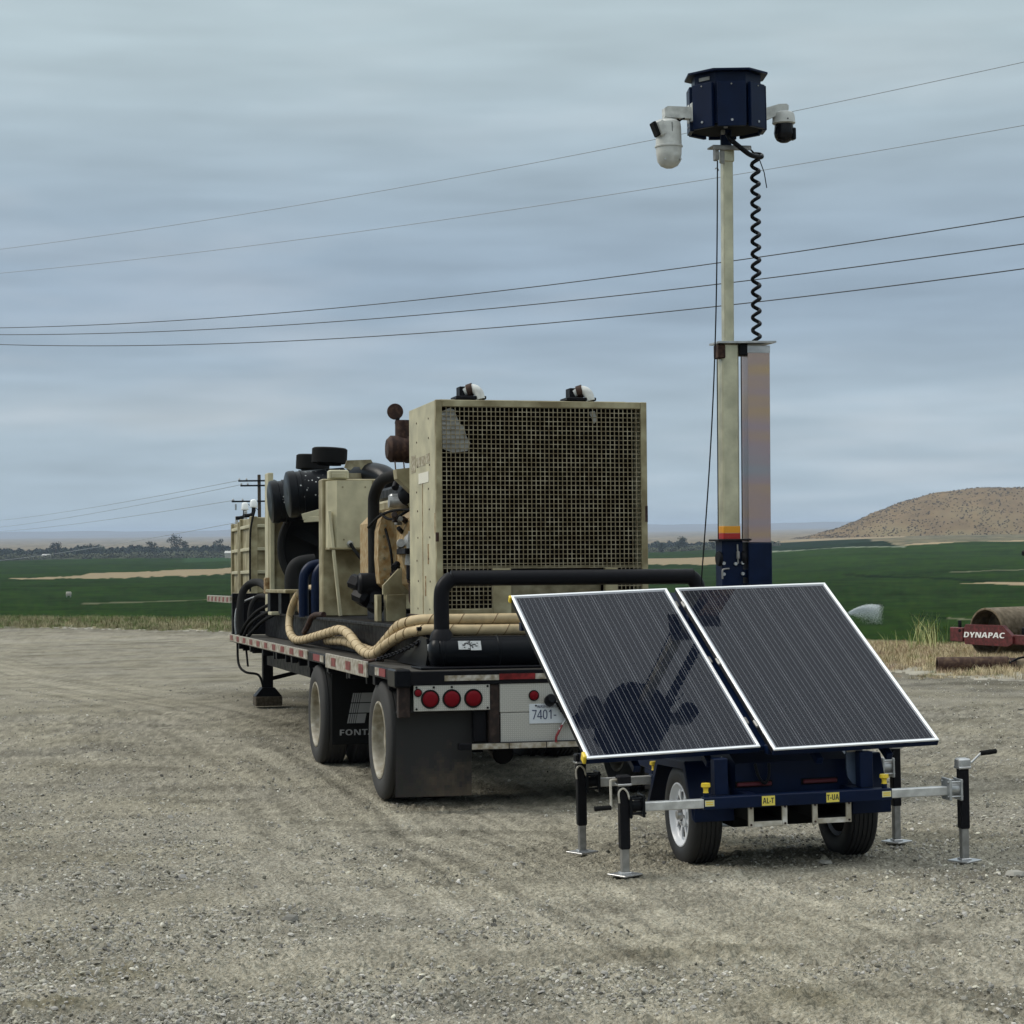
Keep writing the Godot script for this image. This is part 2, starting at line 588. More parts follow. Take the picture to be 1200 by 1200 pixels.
func lot_bump(x: float, z: float, r: float) -> float:
	# clods, shallow ruts and tyre grooves, fading with distance
	var k := 1.0 - smoothstep(14.0, 45.0, r)
	var d := x - track_x(z)
	var h := 0.016 * nz.get_noise_2d(x * 1.3, z * 1.3) + 0.010 * nz.get_noise_2d(x * 5.0 + 40.0, z * 5.0)
	if r < 26.0:
		var lumps := nz.get_noise_2d(x * 17.0, z * 17.0 + 9.0)
		h += 0.034 * maxf(lumps - 0.12, 0.0) * (0.5 + nz.get_noise_2d(x * 1.7, z * 1.7 + 60.0)) + 0.006 * lumps
		h += 0.006 * nf.get_noise_2d(x * 40.0, z * 40.0)
	if r < 16.0:
		h += tread(x, z)
		for s in STAINS:
			var q := Vector2((x - s[0]) / s[2], (z - s[1]) / s[3]).length_squared()
			if q < 3.0:
				h += 0.018 * exp(-q * 1.5) * (0.6 + 1.2 * nz.get_noise_2d(x * 14.0, z * 14.0))
	var tr := exp(-pow(d / 0.9, 2.0))
	h += -0.012 * tr + 0.006 * tr * nz.get_noise_2d(d * 16.0, z * 0.35)
	var d2 := absf(d - 2.15)
	h += -0.010 * exp(-pow(d2 / 0.30, 2.0)) + 0.010 * exp(-pow((d2 - 0.48) / 0.10, 2.0)) * (0.6 + nz.get_noise_2d(x * 9.0, z * 3.0))
	return h * k


# tyre prints: centre, heading, half width, half length, spacing of the bars
const PRINTS := [[0.30, -9.15, 0.30, 0.95, 0.34, 1.1, 0.058], [1.85, -8.3, 0.45, 0.89, 0.22, 0.8, 0.07], [-1.2, -13.2, -0.25, 0.97, 0.20, 2.5, 0.09], [2.9, -12.4, 0.2, 0.98, 0.2, 1.2, 0.08]]

func tread(x: float, z: float) -> float:
	var h := 0.0
	for p in PRINTS:
		var dx: float = x - p[0]
		var dz: float = z - p[1]
		var l: float = dx * p[2] + dz * p[3]
		var w: float = dx * p[3] - dz * p[2]
		var m: float = (1.0 - smoothstep(0.75, 1.0, absf(w) / p[4])) * (1.0 - smoothstep(0.55, 1.0, absf(l) / p[5]))
		if m > 0.0:
			m *= clampf(0.6 + 1.2 * nz.get_noise_2d(x * 2.3, z * 2.3), 0.0, 1.0)
			h += m * (0.009 * sin(w / p[6] * TAU + 0.9 * sin(l * 9.0)) + 0.004 * sin(l / 0.035 * TAU) * signf(sin(w / p[6] * PI)))
	return h


func lot_color(x: float, z: float, r: float) -> Color:
	var big := nz.get_noise_2d(x * 0.22 + 7.0, z * 0.16)
	var mid := nz.get_noise_2d(x * 0.9, z * 0.7 + 30.0)
	var fine := nz.get_noise_2d(x * 6.0, z * 4.0 + 3.0)
	var gray := 0.405 + 0.04 * big + 0.055 * mid + 0.05 * fine
	if r < 26.0:
		gray += 0.11 * nf.get_noise_2d(x * 26.0, z * 20.0) + 0.07 * nz.get_noise_2d(x * 11.0, z * 8.0)
	else:
		gray += 0.05 * nz.get_noise_2d(x * 2.5, z * 0.9)
	var warm := 0.5 + 0.5 * nz.get_noise_2d(x * 0.5 + 90.0, z * 0.4)
	var d := x - track_x(z)
	var tr := exp(-pow(d / 1.8, 2.0))
	gray += tr * (0.035 + 0.20 * nz.get_noise_2d(d * 5.0, z * 0.12))
	# a second pair of old tracks crossing more steeply
	var d3 := x - (2.9 + (z + 9.0) * 0.62 + 0.006 * (z + 9.0) * (z + 9.0))
	var tr3 := exp(-pow((absf(d3) - 0.95) / 0.30, 2.0)) * (0.4 + 0.6 * clampf(nz.get_noise_2d(x * 0.3, z * 0.3) + 0.6, 0, 1))
	gray += tr3 * (0.015 + 0.10 * nz.get_noise_2d(d3 * 11.0, z * 0.5))
	warm = lerpf(warm, 0.75, tr * 0.6)
	var damp := smoothstep(0.22, 0.5, nz.get_noise_2d(x * 0.55 + 11.0, z * 1.0 - 20.0))
	gray *= 1.0 - 0.22 * damp
	# wheel-worn pale road that crosses at the far left
	if r > 40.0:
		gray += 0.05 * exp(-pow((r - 62.0) / 5.0, 2.0)) * smoothstep(-0.02, -0.16, x / maxf(-z, 1.0))
	# oily patches and a rust-brown one in the foreground
	for s in STAINS:
		var q := Vector2((x - s[0]) / s[2], (z - s[1]) / s[3])
		var w := exp(-q.length_squared() * 1.4) * (0.75 + 0.6 * fine)
		gray = lerpf(gray, s[4], clampf(w, 0, 1) * 0.75)
		warm = lerpf(warm, s[5], clampf(w, 0, 1))
	# trodden, dirtier rim next to the grass; dark crumbly drifts in the open
	gray *= lerpf(1.0, 0.72, smoothstep(-7.0, 0.5, r - edge(x / maxf(-z, 1.0))) if z < -2.0 else 0.0)
	var drift := smoothstep(0.12, 0.62, nz.get_noise_2d(x * 0.34 - 5.0, z * 0.62 + 2.0) + 0.35 * nz.get_noise_2d(x * 3.0, z * 3.0))
	gray *= 1.0 - 0.26 * drift * (1.0 - 0.7 * tr)
	return Color(gray * (1.0 + 0.03 * warm), gray * (0.955 + 0.005 * warm), gray * lerpf(0.85, 0.765, warm))

# x, z, half width, half depth, grey, warmth
const STAINS := [[-4.0, -15.2, 0.55, 0.5, 0.24, 0.0], [0.55, -8.6, 0.20, 0.14, 0.13, 1.2], [-1.62, -8.3, 0.28, 0.25, 0.17, 1.6], [-1.72, -7.7, 0.25, 0.12, 0.15, 1.9], [1.1, -7.7, 0.22, 0.2, 0.23, 1.6], [0.95, -8.7, 0.3, 0.12, 0.21, 1.1], [2.6, -10.9, 0.35, 0.35, 0.19, 0.6], [0.6, -10.9, 0.4, 0.25, 0.24, 0.6]]


func far_color(x: float, z: float, r: float, u: float) -> Color:
	var st := nz.get_noise_2d(u * 60.0, r * 0.05)
	var st2 := nz.get_noise_2d(u * 14.0 + 50.0, r * 0.016)
	var st3 := nz.get_noise_2d(u * 240.0, r * 0.012 + 8.0)
	var g := 1.0 + 0.30 * st + 0.30 * st2 + 0.16 * st3 + 0.18 * nz.get_noise_2d(u * 9.0, r * 0.11)
	var crop := Color(0.0150, 0.0310, 0.0050) * g
	var tan_c := Color(0.26, 0.205, 0.13) * (1.0 + 0.2 * st)
	var pale := Color(0.23, 0.21, 0.145) * (1.0 + 0.25 * st)
	var brush := Color(0.07, 0.077, 0.05) * (1.0 + 0.5 * st3 + 0.3 * st)
	var col := crop
	if u < 0.11:
		# tan strip of bare ground across the left field
		var rn := lerpf(770.0, 845.0, clampf((u + 0.235) / 0.13, 0, 1.6))
		var rf := lerpf(790.0, 1000.0, clampf((u + 0.235) / 0.10, 0, 1)) + 150.0 * smoothstep(-0.15, -0.11, u)
		var wob := 14.0 * nz.get_noise_2d(u * 90.0, 2.0) + 12.0 * nz.get_noise_2d(u * 500.0, r * 0.05)
		if r > rn + wob and r < rf - wob and u > -0.245:
			col = tan_c.lerp(crop, 0.25 * clampf(st + 0.3, 0, 1))
		elif r > rf:
			col = crop * 1.05
		if r > 1420.0:
			col = crop.lerp(brush, smoothstep(1400.0, 1480.0, r + 60.0 * st))
		if u > -0.16 and u < -0.09 and r > 1230.0 and r < 1700.0:
			col = Color(0.026, 0.052, 0.018)
		# faint pale line in the crop
		if absf(r - (505.0 + 260.0 * (u + 0.2))) < 5.0 and u > -0.21 and u < -0.12:
			col = col.lerp(pale, 0.35)
	else:
		var wig := 6.0 * nz.get_noise_2d(u * 70.0, 1.0)
		col = crop * (1.0 + 0.25 * smoothstep(500.0, 1000.0, r))
		if absf(r - (lerpf(700.0, 575.0, (u - 0.125) / 0.104) + wig)) < 7.0 and u > 0.16:
			col = crop * 0.5
		if absf(r - (lerpf(655.0, 690.0, (u - 0.215) / 0.035) + wig)) < 4.0 and u > 0.213:
			col = col.lerp(pale, 0.45)
		if absf(r - (lerpf(372.0, 352.0, (u - 0.195) / 0.03))) < 3.0 and u > 0.193:
			col = crop * 0.45 if u < 0.212 else col.lerp(pale, 0.4)
		# tongue of bare ground pushing in from the right
		var w := (u - 0.218) * 650.0
		if w > 0.0 and absf(r - 557.0 - wig) < minf(w, 18.0):
			col = tan_c
		var line := lerpf(1180.0, 1050.0, (u - 0.13) / 0.06)
		if u < 0.192:
			if absf(r - line - wig) < 11.0:
				col = Color(0.17, 0.19, 0.14)
			elif r > line:
				col = Color(0.012, 0.023, 0.010) * g
			# this far field tapers to a point towards the right
			if r > lerpf(1950.0, 1060.0, smoothstep(0.155, 0.192, u)):
				col = brush.lerp(tan_c, 0.4 + 0.3 * st)
			if r > 1650.0:
				col = col.lerp(tan_c, smoothstep(1650.0, 1760.0, r + 500.0 * (0.13 - u)))
		else:
			var track := lerpf(1115.0, 1200.0, (u - 0.2) / 0.05)
			if absf(r - track - wig) < 17.0:
				col = tan_c * 1.15
			elif r > track:
				col = brush.lerp(tan_c, 0.30 + 0.3 * st)
	var plain := Color(0.18, 0.15, 0.105) * (1.0 + 0.3 * st)
	col = col.lerp(plain, smoothstep(1850.0, 2300.0, r + 150.0 * st2) * (1.0 - 0.35 * smoothstep(0.0, 0.5, st3)))
	return col


func make_terrain() -> void:
	nz.noise_type = FastNoiseLite.TYPE_SIMPLEX_SMOOTH
	nz.seed = 5
	nz.frequency = 1.0
	nz.fractal_octaves = 2
	nf.noise_type = FastNoiseLite.TYPE_SIMPLEX
	nf.seed = 6
	nf.frequency = 1.0
	nf.fractal_octaves = 1
	# bearings: fine ahead, coarse round the back
	var ang := []
	var a := -0.36
	while a < 0.36:
		ang.append(a)
		a += 0.0016
	a = 0.36
	var step := 0.004
	while a < TAU - 0.36:
		ang.append(a)
		step = minf(step * 1.35, 0.12)
		if a > PI: step = clampf((TAU - 0.36 - a) * 0.28, 0.004, 0.12)
		a += step
	ang.append(TAU - 0.36)
	var rad := [0.4, 1.2, 2.2, 3.2, 4.2, 5.0, 5.6, 6.1]
	var r := 6.4
	while r < 60.0:
		rad.append(r)
		r += clampf(r * r * 0.00032, 0.012, 0.8)
	while r < 130.0:
		rad.append(r)
		r += 1.5
	while r < 2600.0:
		rad.append(r)
		r *= 1.0115
	while r < 15000.0:
		rad.append(r)
		r *= 1.06
	rad.append(15000.0)
	var na := ang.size()
	var cs := PackedFloat64Array()
	var sn := PackedFloat64Array()
	for q in ang:
		cs.append(cos(q))
		sn.append(sin(q))
	var lot := MB.new()
	var field := MB.new()
	lot.has_col = true
	field.has_col = true
	var pos := PackedVector3Array()
	var cls := PackedByteArray()
	var cols := PackedColorArray()
	for ri in rad.size():
		r = rad[ri]
		for k in na:
			var x: float = r * sn[k]
			var z: float = -r * cs[k]
			var front: bool = cs[k] > 0.9
			var u := clampf(x / maxf(-z, 0.001), -3.0, 3.0) if cs[k] > 0.05 else 3.0 * signf(x)
			var e := edge(u)
			var h := ground_h(x, z)
			if r <= e + 2.0:
				if front:
					h += lot_bump(x, z, r)
				cols.append(lot_color(x, z, r))
			elif r < e + 14.0 and r < 300.0:
				var q := 0.5 + 0.5 * nz.get_noise_2d(x * 0.8, z * 0.8)
				cols.append(Color(0.30, 0.25, 0.155).lerp(Color(0.12, 0.12, 0.06), q * (0.45 if u > 0.0 else 0.8)))
			else:
				cols.append(far_color(x, z, r, u))
			pos.append(Vector3(x, h, z))
			cls.append(0 if r <= e else 1)
	# normals by finite differences on the grid
	var nr := rad.size()
	var nrm := PackedVector3Array()
	for ri in nr:
		for k in na:
			var i := ri * na + k
			var d1 := pos[mini(ri + 1, nr - 1) * na + k] - pos[maxi(ri - 1, 0) * na + k]
			var d2 := pos[ri * na + (k + 1) % na] - pos[ri * na + (k + na - 1) % na]
			var q := d2.cross(d1).normalized()
			nrm.append(q if q.y > 0 else -q)
	var maps := [[], []]
	for which in 2:
		maps[which].resize(pos.size())
		maps[which].fill(-1)
	for ri in nr - 1:
		for k in na:
			var i0 := ri * na + k
			var i1 := ri * na + (k + 1) % na
			var i2 := i1 + na
			var i3 := i0 + na
			var is_lot := cls[i0] + cls[i1] + cls[i2] + cls[i3] < 2
			var tgt := lot if is_lot else field
			var which := 0 if is_lot else 1
			for i in [i0, i1, i2, i3]:
				if maps[which][i] < 0:
					maps[which][i] = tgt.v.size()
					tgt.v.append(pos[i]); tgt.n.append(nrm[i]); tgt.t.append(Vector2.ZERO); tgt.c.append(cols[i])
			var j0: int = maps[which][i0]
			var j1: int = maps[which][i1]
			var j2: int = maps[which][i2]
			var j3: int = maps[which][i3]
			tgt.ix.append(j0); tgt.ix.append(j2); tgt.ix.append(j1)
			tgt.ix.append(j0); tgt.ix.append(j3); tgt.ix.append(j2)
	var gm := mat("gravel", Color(1, 1, 1), 0.95, 0.0, noise_tex(0.045, 1024, Color(0.66, 0.65, 0.62), Color(1, 1, 1), FastNoiseLite.TYPE_SIMPLEX_SMOOTH, 6, 41, 0.1), 0.8)
	gm.vertex_color_use_as_albedo = true
	gm.uv1_world_triplanar = true
	gm.heightmap_enabled = true
	gm.heightmap_scale = 2.0
	gm.heightmap_texture = noise_tex(0.06, 1024, Color(0, 0, 0), Color(1, 1, 1), FastNoiseLite.TYPE_CELLULAR, 3, 42)
	gm.specular_mode = BaseMaterial3D.SPECULAR_DISABLED
	struct("gravel_lot", lot, gm, "grey gravel lot with tyre tracks, sloping gently away")
	var fm := mat("crop", Color(1, 1, 1), 1.0)
	fm.vertex_color_use_as_albedo = true
	fm.specular_mode = BaseMaterial3D.SPECULAR_DISABLED
	struct("farmland", field, fm, "green crop fields with tan strips running out to the plain")

	make_hill()
	make_far_ridge()


const HILL := [[0.10, -17.0], [0.127, -15.0], [0.142, -10.5], [0.156, -2.0], [0.167, 7.6], [0.179, 20.0], [0.192, 31.0], [0.208, 40.5], [0.229, 45.0], [0.25, 44.4], [0.29, 38.0], [0.34, 20.0], [0.40, -6.0], [0.46, -17.0]]

func hill_ridge(u: float) -> float:
	var q := -17.0
	for i in HILL.size() - 1:
		if u >= HILL[i][0] and u < HILL[i + 1][0]:
			q = lerpf(HILL[i][1], HILL[i + 1][1], smoothstep(0.0, 1.0, (u - HILL[i][0]) / (HILL[i + 1][0] - HILL[i][0])) * 0.4 + 0.6 * (u - HILL[i][0]) / (HILL[i + 1][0] - HILL[i][0]))
	return 1.62 + q / 2400.0 * 2500.0


func hill_h(u: float, r: float) -> float:
	var k := smoothstep(1780.0, 2540.0, r)
	if r > 2500.0:
		k = 0.992 - 0.992 * smoothstep(2500.0, 3600.0, r)
	var base := -12.0
	var gully := 2.2 * absf(nz.get_noise_2d(u * 45.0, r * 0.0012)) + 0.9 * nz.get_noise_2d(u * 160.0, r * 0.008)
	var top := hill_ridge(u)
	return base + (top - base) * k - gully * smoothstep(1800.0, 1950.0, r) * (1.0 - smoothstep(2300.0, 2500.0, r)) - 2.5 * (1.0 - smoothstep(1780.0, 1830.0, r))


func make_hill() -> void:
	var m := MB.new()
	m.has_col = true
	var rows := 60
	var colsn := 220
	for i in rows + 1:
		var r := lerpf(1770.0, 3600.0, pow(float(i) / rows, 1.5))
		for k in colsn + 1:
			var u := lerpf(0.11, 0.46, float(k) / colsn)
			var z := -r / sqrt(1.0 + u * u)
			var st := nz.get_noise_2d(u * 130.0, r * 0.02)
			var st2 := nz.get_noise_2d(u * 30.0, r * 0.006 + 4.0)
			m.col = Color(0.165, 0.115, 0.058) * (1.0 + 0.18 * st + 0.22 * st2)
			m.col = m.col.lerp(Color(0.18, 0.15, 0.08), clampf(1.0 - (r - 1800.0) / 330.0 + st2, 0, 1) * 0.7)
			m.vert(Vector3(u * -z, hill_h(u, r), z), Vector3.UP)
	for i in rows + 1:
		for k in colsn + 1:
			var o := i * (colsn + 1) + k
			var d1 := m.v[mini(i + 1, rows) * (colsn + 1) + k] - m.v[maxi(i - 1, 0) * (colsn + 1) + k]
			var d2 := m.v[i * (colsn + 1) + mini(k + 1, colsn)] - m.v[i * (colsn + 1) + maxi(k - 1, 0)]
			var q := d2.cross(d1).normalized()
			m.n[o] = q if q.y > 0 else -q
	for i in rows:
		for k in colsn:
			var o := i * (colsn + 1) + k
			m.tri(o, o + 1, o + colsn + 1)
			m.tri(o + 1, o + colsn + 2, o + colsn + 1)
	var hm := mat("hill", Color(1, 1, 1), 1.0)
	hm.vertex_color_use_as_albedo = true
	hm.specular_mode = BaseMaterial3D.SPECULAR_DISABLED
	struct("bare_hill", m, hm, "bare brown hill dotted with sagebrush, right of the fields")
	# sagebrush
	var spots := []
	rng.seed = 71
	for i in 7000:
		var u := rng.randf_range(0.135, 0.36)
		var r := rng.randf_range(1850.0, 2530.0)
		if rng.randf() > 0.25 + smoothstep(-0.3, 0.5, nz.get_noise_2d(u * 60.0, r * 0.012)):
			continue
		var z := -r / sqrt(1.0 + u * u)
		var sc := rng.randf_range(0.35, 1.0)
		var b := Basis(Vector3.UP, rng.randf() * TAU).scaled(Vector3(sc * 1.0, sc * 1.1, sc * 1.0))
		spots.append([Transform3D(b, Vector3(u * -z, hill_h(u, r) + 0.1, z)), Color(0.06, 0.048, 0.028).lerp(Color(0.11, 0.085, 0.05), rng.randf())])
	var o := multi("sagebrush", leaf_blob(26, 0.9, 0.5, 3), M.leaf, spots)
	tag(o, "sagebrush scattered over the bare brown hill", "", "", "stuff")


func make_far_ridge() -> void:
	var m := MB.new()
	m.has_col = true
	var prev := []
	var n := 260
	for layer in 2:
		prev = []
		for k in n + 1:
			var u := lerpf(-0.6, 0.6, float(k) / n)
			var R := 13200.0 - layer * 1400.0
			var z := -R
			var h := 36.0 + 11.0 * nz.get_noise_2d(u * 9.0 + layer * 7.0, 1.0) + 5.0 * nz.get_noise_2d(u * 40.0, 4.0 + layer)
			if layer == 1:
				h = 10.0 + 16.0 * nz.get_noise_2d(u * 6.0 + 3.0, 9.0) + 4.0 * nz.get_noise_2d(u * 50.0, 4.0)
			h = maxf(h, 4.0)
			prev.append([u * R, h, z])
		for k in n:
			var p0 = prev[k]
			var p1 = prev[k + 1]
			m.col = Color(0.16, 0.15, 0.14)
			m.quad(V(p0[0], -30, p0[2] + 700), V(p1[0], -30, p1[2] + 700), V(p1[0], p1[1], p1[2]), V(p0[0], p0[1], p0[2]))
			m.quad(V(p0[0], p0[1], p0[2]), V(p1[0], p1[1], p1[2]), V(p1[0], -30, p1[2] - 700), V(p0[0], -30, p0[2] - 700))
	struct("distant_hills", m, M.hill, "low blue hills along the far horizon")


func multi(called: String, mesh: Mesh, material: Material, spots: Array) -> MultiMeshInstance3D:
	var mm := MultiMesh.new()
	mm.transform_format = MultiMesh.TRANSFORM_3D
	mm.use_colors = true
	mm.mesh = mesh
	mm.instance_count = spots.size()
	for i in spots.size():
		mm.set_instance_transform(i, spots[i][0])
		mm.set_instance_color(i, spots[i][1])
	var o := MultiMeshInstance3D.new()
	o.multimesh = mm
	o.material_override = material
	put_name(o, called, self)
	return o


func leaf_blob(count: int, size: float, leaf: float, sd: int) -> ArrayMesh:
	var g := RandomNumberGenerator.new()
	g.seed = sd
	var m := MB.new()
	m.has_col = true
	for i in count:
		var d := Vector3(g.randfn(), g.randfn() * 0.8, g.randfn()).normalized() * pow(g.randf(), 0.45) * size
		d.y = absf(d.y)
		var x := Vector3(g.randfn(), g.randfn(), g.randfn()).normalized() * leaf * g.randf_range(0.6, 1.2)
		var y := x.cross(Vector3(g.randfn(), g.randfn(), g.randfn())).normalized() * leaf * g.randf_range(0.5, 1.0)
		m.col = Color(1, 1, 1) * g.randf_range(0.65, 1.25)
		var s := m.v.size()
		var nn := (d.normalized() + Vector3.UP * 0.6).normalized()
		for p in [d - x - y * 0.6, d + x * 0.8 - y, d + x + y * 0.7, d - x * 0.6 + y]:
			m.vert(p, nn)
		m.tri(s, s + 1, s + 2)
		m.tri(s, s + 2, s + 3)
	return m.mesh()


# ---------------------------------------------------------------- gravel stones and grass
func make_stones() -> void:
	rng.seed = 301
	var g := RandomNumberGenerator.new()
	g.seed = 8
	# a low stone: a squashed, jittered octahedron split once
	var base := [V(1, 0, 0), V(-1, 0, 0), V(0, 1, 0), V(0, -1, 0), V(0, 0, 1), V(0, 0, -1)]
	var faces := [[0, 2, 4], [2, 1, 4], [1, 3, 4], [3, 0, 4], [2, 0, 5], [1, 2, 5], [3, 1, 5], [0, 3, 5]]
	var cache := {}
	var jit := func(p: Vector3) -> Vector3:
		var key := p.snapped(Vector3.ONE * 0.01)
		if not cache.has(key):
			cache[key] = p.normalized() * g.randf_range(0.72, 1.15)
		return cache[key]
	var sm := MB.new()
	for f in faces:
		var a: Vector3 = base[f[0]]
		var b: Vector3 = base[f[1]]
		var d: Vector3 = base[f[2]]
		var ab := (a + b).normalized()
		var bd := (b + d).normalized()
		var ad := (a + d).normalized()
		for q in [[a, ab, ad], [ab, b, bd], [ad, bd, d], [ab, bd, ad]]:
			var p0: Vector3 = jit.call(q[0])
			var p1: Vector3 = jit.call(q[1])
			var p2: Vector3 = jit.call(q[2])
			var nn := (p1 - p0).cross(p2 - p0).normalized()
			if nn.dot(p0) < 0: nn = -nn
			sm.poly([p0, p1, p2], nn)
	var stone := sm.mesh()
	var stm := mat("stone", Color(1, 1, 1), 0.9)
	stm.vertex_color_use_as_albedo = true
	stm.specular_mode = BaseMaterial3D.SPECULAR_DISABLED
	var spots := []
	for i in 230000:
		var r := 6.5 / (1.0 - rng.randf() * 0.80)
		var u := rng.randf_range(-0.30, 0.30)
		var z := -r / sqrt(1 + u * u)
		var x := u * -z
		if r > edge(u): continue
		var dens := 0.35 + 0.9 * nz.get_noise_2d(x * 0.8 + 3.0, z * 0.8) + 0.3
		dens -= 0.75 * exp(-pow((x - track_x(z)) / 1.5, 2.0))
		if rng.randf() > dens: continue
		var s := 0.0022 + 0.0105 * pow(rng.randf(), 6.0) + r * 0.00010
		if rng.randf() < 0.004: s *= 2.0
		var b := Basis(Vector3(rng.randfn(), rng.randfn(), rng.randfn()).normalized(), rng.randf() * TAU).scaled_local(Vector3(s * rng.randf_range(0.8, 1.5), s * rng.randf_range(0.45, 0.8), s))
		var y := ground_h(x, z) + lot_bump(x, z, r)
		var t := rng.randf()
		var w := 0.26 + 0.22 * t * t + (0.22 if rng.randf() < 0.06 else 0.0) - (0.15 if rng.randf() < 0.16 else 0.0)
		spots.append([Transform3D(b, V(x, y + s * 0.15, z)), Color(w * 1.02, w * 0.97, w * rng.randf_range(0.78, 0.90))])
	tag(multi("gravel", stone, stm, spots), "loose gravel scattered over the lot", "", "", "stuff")
	# a few stones large enough to pick out
	var big := [[-1.02, -6.86, 0.035, "grey stone at the bottom edge of the gravel, left of the middle"], [-1.05, -9.55, 0.04, "dark stone alone on the gravel, left of the mast trailer"], [2.62, -10.75, 0.045, "pale flat stone beside the right outrigger foot"], [-2.9, -10.8, 0.03, "small dark stone near the left edge of the gravel"], [1.72, -11.35, 0.03, "pale stone on the gravel between the mast trailer wheels"]]
	for q in big:
		var y := ground_h(q[0], q[1])
		var o := MeshInstance3D.new()
		o.mesh = stone
		o.material_override = mat("stone_%d" % int(absf(q[0]) * 100), lin(0.26, 0.25, 0.22) if "pale" in q[3] else lin(0.13, 0.125, 0.11), 0.9, 0.0, null)
		put_name(o, "stone", self)
		o.transform = Transform3D(Basis(Vector3.UP, q[0] * 7.0).scaled_local(V(q[2] * 1.3, q[2] * 0.6, q[2])), V(q[0], y + q[2] * 0.2, q[1]))
		tag(o, q[3], "stone")


func grass_tuft(blades: int, h: float, spread: float, sd: int, w := 0.012) -> ArrayMesh:
	var g := RandomNumberGenerator.new()
	g.seed = sd
	var m := MB.new()
	for i in blades:
		var an := g.randf() * TAU
		var p := V(cos(an), 0, sin(an)) * g.randf() * spread
		var lean := V(g.randfn(), 0, g.randfn()) * 0.28 * h
		var hh := h * g.randf_range(0.45, 1.0)
		var side := V(cos(an * 3.0), 0, sin(an * 3.0)) * w
		var mid := p + lean * 0.35 + V(0, hh * 0.6, 0)
		var tip := p + lean + V(0, hh, 0)
		var nn := (V(0, 1, 0) + side.cross(V(0, 1, 0)).normalized()).normalized()
		var s := m.v.size()
		m.vert(p - side, nn); m.vert(p + side, nn); m.vert(mid + side * 0.7, nn); m.vert(mid - side * 0.7, nn); m.vert(tip, nn)
		m.tri(s, s + 1, s + 2); m.tri(s, s + 2, s + 3); m.tri(s + 3, s + 2, s + 4)
	return m.mesh()


func make_grass() -> void:
	var gm := mat("grass_blade", Color(1, 1, 1), 0.9)
	gm.vertex_color_use_as_albedo = true
	gm.cull_mode = BaseMaterial3D.CULL_DISABLED
	gm.specular_mode = BaseMaterial3D.SPECULAR_DISABLED
	rng.seed = 99
	var dry := []
	var green := []
	for i in 52000:
		var u := rng.randf_range(-0.32, 0.34)
		var e := edge(u)
		var right := u > 0.0
		var q := rng.randf()
		var r := e + (q * 22.0 - 1.5 if right else q * 15.0 - 1.0)
		var z := -r / sqrt(1 + u * u)
		var x := u * -z
		var patch := nz.get_noise_2d(x * 0.45, z * 0.45)
		var near := smoothstep(-1.5, 2.5, r - e)
		if rng.randf() > 0.10 + 0.9 * patch + 0.55 * near: continue
		# bare tan path on the left verge
		if not right and u > -0.21 and u < -0.115 and r > e + 3.0 and r < e + 8.0 and rng.randf() < 0.85: continue
		var s := rng.randf_range(0.45, 1.15) * (0.6 + 0.5 * near) * (0.55 if right else 0.60)
		if not right and patch > 0.2: s *= 1.9
		var b := Basis(Vector3.UP, rng.randf() * TAU).scaled_local(V(s, s, s))
		var xf := Transform3D(b, V(x, ground_h(x, z) - 0.01, z))
		var c := Color(0.54, 0.455, 0.29) * rng.randf_range(0.65, 1.15)
		if rng.randf() < 0.25: c = Color(0.42, 0.31, 0.22) * rng.randf_range(0.7, 1.2)
		if not right: c = Color(0.36, 0.33, 0.20) * rng.randf_range(0.55, 1.1)
		var gp := (0.22 if not right else 0.05) + (0.35 if right and r > e + 14.0 else 0.0) + (0.3 if not right and r > e + 8.0 else 0.0)
		if rng.randf() < gp:
			green.append([xf, Color(0.12, 0.17, 0.06) * rng.randf_range(0.6, 1.3)])
		else:
			dry.append([xf, c])
	tag(multi("dry_grass", grass_tuft(26, 0.24, 0.24, 4, 0.006), gm, dry), "dry yellow grass along the edge of the gravel lot", "", "", "stuff")
	tag(multi("green_grass", grass_tuft(26, 0.24, 0.24, 14, 0.006), gm, green), "green weeds among the dry grass at the lot edge", "", "", "stuff")
	# tall reed-like clump left of the roller
	var tall := []
	for i in 34:
		var u := rng.randf_range(0.166, 0.245)
		if rng.randf() < 0.5: u = rng.randfn(0.2035, 0.003)
		var r := rng.randf_range(41.0, 47.0)
		var z := -r / sqrt(1 + u * u)
		var s := rng.randf_range(0.5, 1.05) * (1.0 if absf(u - 0.2035) < 0.01 else 0.55)
		tall.append([Transform3D(Basis(Vector3.UP, rng.randf() * TAU).scaled_local(V(s, s, s)), V(u * -z, ground_h(u * -z, z), z)), (Color(0.36, 0.36, 0.17) if rng.randf() < 0.6 else Color(0.20, 0.27, 0.10)) * rng.randf_range(0.7, 1.2)])
	tag(multi("tall_weeds", grass_tuft(6, 0.85, 0.16, 24, 0.008), gm, tall), "tall pale weeds standing at the lot edge left of the roller", "", "", "stuff")


